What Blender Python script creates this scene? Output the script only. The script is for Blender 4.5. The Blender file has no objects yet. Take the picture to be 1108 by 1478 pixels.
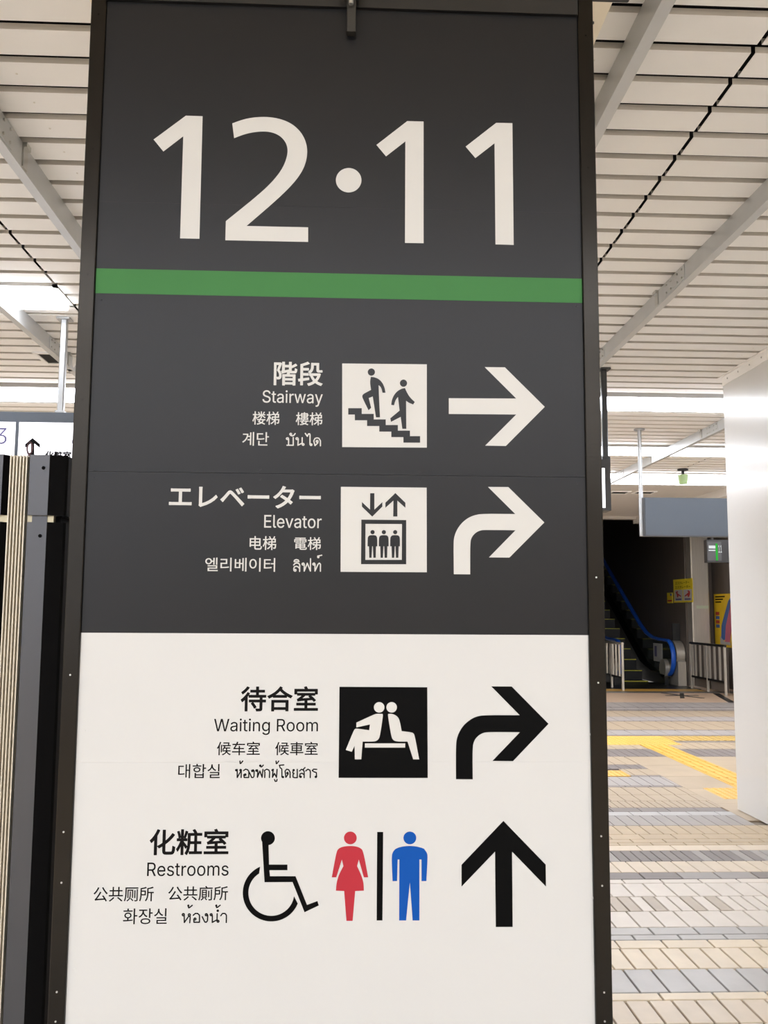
import bpy, bmesh, math, random
from mathutils import Vector, Matrix
from mathutils.geometry import tessellate_polygon

SC = bpy.context.scene
COL = SC.collection
random.seed(7)

# ------------------------------------------------------------------ camera
FPX, CX, CY, CAMH = 1321.0, 554.0, 739.0, 1.5
AD = Vector((-0.04285909335492362, 0.10752369034656277, 0.9932782863483176))   # world +Y seen in camera axes (x right, y down, z ahead)
AU = Vector((0.005939713944232527, -0.9941468296422992, 0.1078740047946026))   # world +Z
AR = Vector((0.9990634704136943, 0.010523170929987842, 0.04196957181725383))   # world +X
cam_d = bpy.data.cameras.new('camera')
cam_d.sensor_fit = 'VERTICAL'; cam_d.sensor_height = 36.0
cam_d.lens = FPX / 1478.0 * 36.0
cam_d.clip_start = 0.02; cam_d.clip_end = 200
cam = bpy.data.objects.new('camera', cam_d); COL.objects.link(cam)
M3 = Matrix((( AR[0], -AR[1], -AR[2]), (AD[0], -AD[1], -AD[2]), (AU[0], -AU[1], -AU[2])))
cam.matrix_world = Matrix.Translation((0, 0, CAMH)) @ M3.to_4x4()
SC.camera = cam

def ray(x, y):
    c = Vector((x - CX, y - CY, FPX)); return Vector((c.dot(AR), c.dot(AD), c.dot(AU)))
def on_y(x, y, Y):                      # point on the upright plane at depth Y
    q = ray(x, y); t = Y / q[1]; return Vector((q[0] * t, Y, CAMH + q[2] * t))
def on_z(x, y, z=0.0):                  # point on the level plane at height z
    q = ray(x, y); t = (z - CAMH) / q[2]; return Vector((q[0] * t, q[1] * t, z))
def on_x(x, y, X):
    q = ray(x, y); t = X / q[0]; return Vector((X, q[1] * t, CAMH + q[2] * t))

# ------------------------------------------------------------------ world, exposure
w = bpy.data.worlds.new('world'); SC.world = w; w.use_nodes = True
w.node_tree.nodes['Background'].inputs[0].default_value = (1.0, 0.95, 0.88, 1)
w.node_tree.nodes['Background'].inputs[1].default_value = 0.3
SC.view_settings.view_transform = 'Standard'; SC.view_settings.look = 'None'
SC.view_settings.gamma = 1.0; SC.view_settings.use_curve_mapping = False
SC.view_settings.exposure = 0.0
LAMP = 16.6
SC.cycles.max_bounces = 8; SC.cycles.diffuse_bounces = 5; SC.cycles.glossy_bounces = 4
SC.cycles.use_denoising = True

# ------------------------------------------------------------------ materials
def lin(c):
    return tuple((v / 255 / 12.92 if v / 255 <= 0.04045 else ((v / 255 + 0.055) / 1.055) ** 2.4) for v in c) + (1,)
MATS = {}
def mat(name, rgb, rough=0.5, metal=0.0, var=0.04, scale=6.0, bump=0.0, bscale=40.0, stretch=(1, 1, 1), emit=0, spec=0.5, coat=0.0, alpha=None, objvar=0.0):
    m = bpy.data.materials.new(name); m.use_nodes = True
    nt = m.node_tree; N = nt.nodes; L = nt.links; b = N['Principled BSDF']
    base = lin(rgb)
    tc = N.new('ShaderNodeTexCoord'); mp = N.new('ShaderNodeMapping'); mp.inputs['Scale'].default_value = stretch
    geo = N.new('ShaderNodeNewGeometry')
    L.new(geo.outputs['Position'], mp.inputs['Vector'])
    nz = N.new('ShaderNodeTexNoise'); nz.inputs['Scale'].default_value = scale; nz.inputs['Detail'].default_value = 4
    L.new(mp.outputs['Vector'], nz.inputs['Vector'])
    mr = N.new('ShaderNodeMapRange'); mr.inputs['From Min'].default_value = 0.3; mr.inputs['From Max'].default_value = 0.7
    mr.inputs['To Min'].default_value = 1 - var; mr.inputs['To Max'].default_value = 1 + var
    L.new(nz.outputs['Fac'], mr.inputs['Value'])
    hs = N.new('ShaderNodeHueSaturation'); hs.inputs['Color'].default_value = base
    if objvar:
        oi = N.new('ShaderNodeObjectInfo'); m2 = N.new('ShaderNodeMapRange')
        m2.inputs['To Min'].default_value = 1 - objvar; m2.inputs['To Max'].default_value = 1 + objvar
        L.new(oi.outputs['Random'], m2.inputs['Value'])
        mu = N.new('ShaderNodeMath'); mu.operation = 'MULTIPLY'
        L.new(mr.outputs['Result'], mu.inputs[0]); L.new(m2.outputs['Result'], mu.inputs[1]); L.new(mu.outputs[0], hs.inputs['Value'])
    else:
        L.new(mr.outputs['Result'], hs.inputs['Value'])
    L.new(hs.outputs['Color'], b.inputs['Base Color'])
    b.inputs['Roughness'].default_value = rough; b.inputs['Metallic'].default_value = metal
    b.inputs['Specular IOR Level'].default_value = spec; b.inputs['Coat Weight'].default_value = coat
    b.inputs['Coat Roughness'].default_value = 0.1
    if bump:
        n2 = N.new('ShaderNodeTexNoise'); n2.inputs['Scale'].default_value = bscale
        L.new(mp.outputs['Vector'], n2.inputs['Vector'])
        bp = N.new('ShaderNodeBump'); bp.inputs['Strength'].default_value = bump; bp.inputs['Distance'].default_value = 0.002
        L.new(n2.outputs['Fac'], bp.inputs['Height']); L.new(bp.outputs['Normal'], b.inputs['Normal'])
    if emit:
        b.inputs['Emission Color'].default_value = base; b.inputs['Emission Strength'].default_value = emit
    MATS[name] = m; return m

mat('sign_charcoal', (22, 22, 24), 0.36, spec=0.28, var=0.03, bump=0.05, bscale=300)
mat('sign_white', (194, 193, 190), 0.4, var=0.012, scale=2)
mat('print_white', (194, 192, 187), 0.42, var=0.012)
mat('print_black', (6, 6, 6), 0.5, spec=0.06, var=0.03)
mat('print_ink', (16, 14, 14), 0.5, spec=0.08, var=0.03)
mat('print_green', (62, 116, 64), 0.5, spec=0.15, var=0.02)
mat('print_red', (166, 46, 56), 0.5, spec=0.12, var=0.02)
mat('print_blue', (14, 74, 152), 0.5, spec=0.1, var=0.02)
mat('frame_black', (40, 37, 33), 0.24, metal=0.85, var=0.05, bump=0.04, bscale=200)
mat('black_metal', (22, 21, 21), 0.35, var=0.05)
mat('bracket_grey', (52, 50, 46), 0.4, metal=0.3)
mat('zinc', (190, 190, 186), 0.32, metal=0.85)
mat('steel_dark', (60, 60, 60), 0.35, metal=0.8)
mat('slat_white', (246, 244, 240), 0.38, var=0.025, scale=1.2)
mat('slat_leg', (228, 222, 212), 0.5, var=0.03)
mat('plenum', (14, 13, 12), 0.9)
mat('ceiling_smooth', (216, 211, 204), 0.5, var=0.02)
mat('beam_galv', (196, 198, 198), 0.42, metal=0.35, var=0.05, scale=3)
mat('duct_cream', (236, 224, 200), 0.45)
mat('wall_light', (200, 194, 184), 0.6)
mat('wall_brown', (94, 85, 77), 0.42, var=0.12, scale=3, stretch=(6, 6, 0.4), bump=0.1)
mat('wall_black', (72, 66, 62), 0.6)
mat('pillar_white', (216, 216, 214), 0.24, var=0.012, scale=1.5, coat=0.3)
mat('pole_steel', (180, 182, 184), 0.4, metal=0.75)
mat('pole_dark', (74, 76, 78), 0.3, metal=0.8)
mat('box_grey', (78, 85, 94), 0.42, var=0.02)
mat('box_frame', (74, 74, 76), 0.38, metal=0.3)
mat('print_violet', (96, 92, 132), 0.5)
mat('machine_grey', (80, 80, 83), 0.34, metal=0.55, var=0.05, scale=2)
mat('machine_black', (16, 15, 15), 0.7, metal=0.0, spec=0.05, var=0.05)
mat('machine_gold', (168, 158, 132), 0.35, metal=0.6)
mat('rib_light', (226, 216, 196), 0.35, metal=0.25)
mat('ring_red', (98, 72, 76), 0.3, metal=0.5)
mat('stainless', (196, 190, 178), 0.36, metal=0.6, var=0.05, stretch=(8, 8, 0.5))
mat('handrail_blue', (30, 92, 198), 0.35)
mat('glass_dark', (26, 34, 30), 0.12, var=0.05, coat=0.5)
mat('step_black', (10, 10, 11), 0.45, var=0.08, bump=0.4, bscale=60)
mat('safety_yellow', (208, 204, 70), 0.5)
mat('poster_yellow', (236, 214, 52), 0.45)
mat('poster_orange', (246, 206, 40), 0.45)
mat('poster_pink', (214, 110, 130), 0.5)
mat('poster_blue', (74, 110, 176), 0.5)
mat('poster_red', (190, 62, 58), 0.5)
mat('sticker_pale', (196, 208, 182), 0.5)
mat('alarm_green', (176, 208, 152), 0.4)
mat('grout', (132, 120, 106), 0.8, var=0.1, scale=20)
mat('floor_plain', (196, 180, 158), 0.5, var=0.05, scale=3)
mat('tile_cream', (232, 217, 192), 0.36, var=0.05, scale=8, bump=0.15, objvar=0.035)
mat('tile_beige', (218, 203, 182), 0.38, var=0.05, scale=8, bump=0.15, objvar=0.035)
mat('tile_pale', (224, 216, 206), 0.36, var=0.04, scale=8, bump=0.15, objvar=0.035)
mat('tile_taupe', (192, 180, 164), 0.38, var=0.05, scale=8, bump=0.15, objvar=0.04)
mat('tile_tan', (188, 168, 138), 0.4, var=0.06, scale=8, bump=0.15, objvar=0.035)
mat('tile_sand', (166, 149, 126), 0.4, var=0.06, scale=8, bump=0.15, objvar=0.035)
mat('tile_bluegrey', (186, 184, 182), 0.32, var=0.05, scale=8, bump=0.15, objvar=0.035)
mat('tile_grey', (158, 152, 148), 0.36, var=0.05, scale=8, bump=0.15, objvar=0.04)
mat('tile_dark', (122, 114, 110), 0.36, var=0.06, scale=8, bump=0.15, objvar=0.05)
mat('slab_beige', (170, 153, 130), 0.36, var=0.1, scale=2.5, objvar=0.05)
mat('slab_pink', (206, 178, 150), 0.4, var=0.06)
mat('tactile_yellow', (206, 162, 74), 0.42, var=0.05, scale=10, objvar=0.02)
mat('tactile_worn', (180, 152, 88), 0.45, var=0.08, scale=10, objvar=0.02)
mat('plate_metal', (150, 146, 142), 0.35, metal=0.7)
def emitter(name, rgb, s):
    m = bpy.data.materials.new(name); m.use_nodes = True
    nt = m.node_tree; nt.nodes.clear()
    e = nt.nodes.new('ShaderNodeEmission'); e.inputs[0].default_value = lin(rgb); e.inputs[1].default_value = s
    o = nt.nodes.new('ShaderNodeOutputMaterial'); nt.links.new(e.outputs[0], o.inputs[0]); MATS[name] = m
emitter('lamp_glow', (243, 247, 255), LAMP)
emitter('added_lamp_glow', (243, 247, 255), LAMP * 1.1)  # glow of the lamp rows added behind the camera
emitter('lamp_glow_cool', (248, 248, 255), LAMP * 0.75)
emitter('added_window_glow', (235, 240, 250), 3.0)  # glowing pane of the window added behind the camera
emitter('screen_text', (235, 240, 240), 0.95)
emitter('screen_white', (250, 248, 255), 2.2)
emitter('screen_green', (60, 200, 70), 0.8)

# ------------------------------------------------------------------ mesh helpers
class MB:
    def __init__(s): s.v = []; s.f = []; s.m = []
    def add(s, vs, fs, mi=0):
        o = len(s.v); s.v += [tuple(p) for p in vs]; s.f += [tuple(i + o for i in f) for f in fs]; s.m += [mi] * len(fs); return s
    def box(s, a, b, mi=0):
        x0, y0, z0 = a; x1, y1, z1 = b
        return s.add([(x0,y0,z0),(x1,y0,z0),(x1,y1,z0),(x0,y1,z0),(x0,y0,z1),(x1,y0,z1),(x1,y1,z1),(x0,y1,z1)],
                     [(0,3,2,1),(4,5,6,7),(0,1,5,4),(1,2,6,5),(2,3,7,6),(3,0,4,7)], mi)
    def bbox(s, a, b, c=0.004, mi=0):   # box with its vertical and top edges chamfered
        x0, y0, z0 = a; x1, y1, z1 = b
        ring = lambda z, k: [(x0+k,y0,z),(x1-k,y0,z),(x1,y0+k,z),(x1,y1-k,z),(x1-k,y1,z),(x0+k,y1,z),(x0,y1-k,z),(x0,y0+k,z)]
        top = [(x0+c,y0+c,z1),(x1-c,y0+c,z1),(x1-c,y1-c,z1),(x0+c,y1-c,z1)]
        v = ring(z0, c) + ring(z1 - c, c) + top
        f = [(i, (i+1) % 8, 8 + (i+1) % 8, 8 + i) for i in range(8)] + [tuple(reversed(range(8))), (16,17,18,19)]
        f += [(8,9,17,16),(10,11,18,17),(12,13,19,18),(14,15,16,19),(9,10,17),(11,12,18),(13,14,19),(15,8,16)]
        return s.add(v, f, mi)
    def prism(s, prof, a, b, axis='X', mi=0):   # profile (two coords) extruded between a and b along an axis
        n = len(prof)
        def P(u, v, t): return (t, u, v) if axis == 'X' else ((u, t, v) if axis == 'Y' else (u, v, t))
        v = [P(u, w_, a) for u, w_ in prof] + [P(u, w_, b) for u, w_ in prof]
        f = [(i, (i+1) % n, n + (i+1) % n, n + i) for i in range(n)]
        o = len(s.v)
        s.add(v, f, mi)
        tri = tessellate_polygon([[Vector((u, w_, 0)) for u, w_ in prof]])
        for t in tri:
            s.f.append(tuple(o + i for i in t)); s.m.append(mi)
            s.f.append(tuple(o + n + i for i in reversed(t))); s.m.append(mi)
        return s
    def cyl(s, c, r, a, b, axis='Z', n=16, mi=0, r2=None):
        r2 = r if r2 is None else r2
        def P(u, v, t):
            return {'Z': (c[0]+u, c[1]+v, t), 'Y': (c[0]+u, t, c[1]+v), 'X': (t, c[0]+u, c[1]+v)}[axis]
        v = [P(r*math.cos(2*math.pi*i/n), r*math.sin(2*math.pi*i/n), a) for i in range(n)] + [P(r2*math.cos(2*math.pi*i/n), r2*math.sin(2*math.pi*i/n), b) for i in range(n)]
        f = [(i, (i+1) % n, n + (i+1) % n, n + i) for i in range(n)] + [tuple(range(n)), tuple(range(n, 2*n))]
        return s.add(v, f, mi)
    def tube(s, pts, r, n=8, mi=0, squash=1.0, side=Vector((1,0,0)), closed=False):
        rings = []; m = len(pts); pts = [Vector(p) for p in pts]
        for i, p in enumerate(pts):
            a = pts[(i-1) % m] if (closed or i > 0) else p; b = pts[(i+1) % m] if (closed or i < m-1) else p
            t = (b - a).normalized(); u = (side - t * side.dot(t)).normalized(); v = t.cross(u)
            rings.append([p + u * r * math.cos(2*math.pi*k/n) + v * r * squash * math.sin(2*math.pi*k/n) for k in range(n)])
        vs = [q for rr in rings for q in rr]; fs = []
        for i in range(m if closed else m-1):
            j = (i+1) % m
            for k in range(n): fs.append((i*n+k, i*n+(k+1) % n, j*n+(k+1) % n, j*n+k))
        if not closed: fs += [tuple(range(n)), tuple(range((m-1)*n, m*n))]
        return s.add(vs, fs, mi)
    def mesh(s, name, mats):
        me = bpy.data.meshes.new(name); me.from_pydata(s.v, [], s.f)
        for m in (mats if isinstance(mats, (list, tuple)) else [mats]): me.materials.append(MATS[m])
        for p, mi in zip(me.polygons, s.m): p.material_index = mi
        bm = bmesh.new(); bm.from_mesh(me); bmesh.ops.recalc_face_normals(bm, faces=bm.faces); bm.to_mesh(me); bm.free()
        me.update(); return me
    def build(s, name, mats, parent=None, origin=True, smooth=False):
        loc = Vector((0, 0, 0))
        if origin and s.v:
            xs = [p[0] for p in s.v]; ys = [p[1] for p in s.v]; zs = [p[2] for p in s.v]
            loc = Vector(((min(xs)+max(xs))/2, (min(ys)+max(ys))/2, min(zs)))
            s.v = [(p[0]-loc[0], p[1]-loc[1], p[2]-loc[2]) for p in s.v]
        me = s.mesh(name, mats)
        if smooth:
            for p in me.polygons: p.use_smooth = True
            try: me.set_sharp_from_angle(angle=math.radians(35))
            except Exception: pass
        o = bpy.data.objects.new(name, me); COL.objects.link(o)
        if parent is not None:
            o.parent = parent; wl = world_loc(parent); o.location = loc - wl
        else: o.location = loc
        return o
WL = {}
def world_loc(o):
    l = Vector(o.location)
    while o.parent: o = o.parent; l += Vector(o.location)
    return l
def thing(name, label, cat, loc=(0, 0, 0), group=None, kind=None):
    o = bpy.data.objects.new(name, None); COL.objects.link(o); o.location = loc; o.empty_display_size = 0.1
    tag(o, label, cat, group, kind); return o
def tag(o, label=None, cat=None, group=None, kind=None):
    if label: o['label'] = label
    if cat: o['category'] = cat
    if group: o['group'] = group
    if kind: o['kind'] = kind
    return o
def struct(o, label, cat='structure'): return tag(o, label, cat, None, 'structure')
def copy_tree(o, parent=None):
    c = o.copy(); COL.objects.link(c); c.parent = parent
    for ch in list(o.children): copy_tree(ch, c)
    return c

# flat prints: outlines in (a, z) laid on an upright plane
def area(p): return sum(p[i-1][0]*p[i][1]-p[i][0]*p[i-1][1] for i in range(len(p)))/2
def inside(q, p):
    c = False; x, y = q
    for i in range(len(p)):
        x1, y1 = p[i-1]; x2, y2 = p[i]
        if (y1 > y) != (y2 > y) and x < (x2-x1)*(y-y1)/(y2-y1)+x1: c = not c
    return c
def fill(mb, loops, P, stroke=0.0, mi=0):
    """loops of 2D points; loops of the main winding are outlines, the others their holes"""
    big = max(loops, key=lambda l: abs(area(l))); sg = area(big) > 0
    outs = [l for l in loops if (area(l) > 0) == sg]; holes = [l for l in loops if (area(l) > 0) != sg]
    def shift(p, d): return (p[0] + (d if tilted else 0), p[1] + (0 if tilted else d), p[2])
    tilted = abs(P(1, 0)[1] - P(0, 0)[1]) > 0.5           # the print lies on a wall facing left instead of the viewer
    for io, o_ in enumerate(outs):
        hs = [h for h in holes if inside(h[0], o_)]
        pts = o_ + [p for h in hs for p in h]
        tri = tessellate_polygon([[Vector((p[0], p[1], 0)) for p in l] for l in [o_] + hs])
        mb.add([shift(P(*p), 0.00001 * (io % 3)) for p in pts], tri, mi)
    if stroke:
        for l in loops:
            n = len(l)
            for i in range(n):
                back = 0.00012 + 0.00002 * (i % 5)
                a = Vector(l[i-1]); b = Vector(l[i]); d = (b - a)
                if d.length < 1e-9: continue
                d.normalize(); nn = Vector((-d[1], d[0])) * stroke; e = d * stroke * 0.6
                q = [a - e + nn, b + e + nn, b + e - nn, a - e - nn]
                mb.add([shift(P(*p), back) for p in q], [(0, 1, 2, 3)], mi)
def circ(cx, cy, r, n=40, ry=None): return [(cx + r*math.cos(2*math.pi*i/n), cy + (ry or r)*math.sin(2*math.pi*i/n)) for i in range(n)]
def smooth_loop(p, it=1, keep=35):
    """round the gentle corners of an outline, keep its sharp ones"""
    for _ in range(it):
        out = []; n = len(p)
        for i in range(n):
            a, b, c = Vector(p[i-1]), Vector(p[i]), Vector(p[(i+1) % n])
            u = b - a; v = c - b
            if u.length < 1e-9 or v.length < 1e-9: out.append(p[i]); continue
            ang = math.degrees(u.angle(v))
            if ang < keep and ang > 2: out += [tuple(b - u*0.25), tuple(b + v*0.25)]
            else: out.append(p[i])
        p = out
    return p
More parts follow.
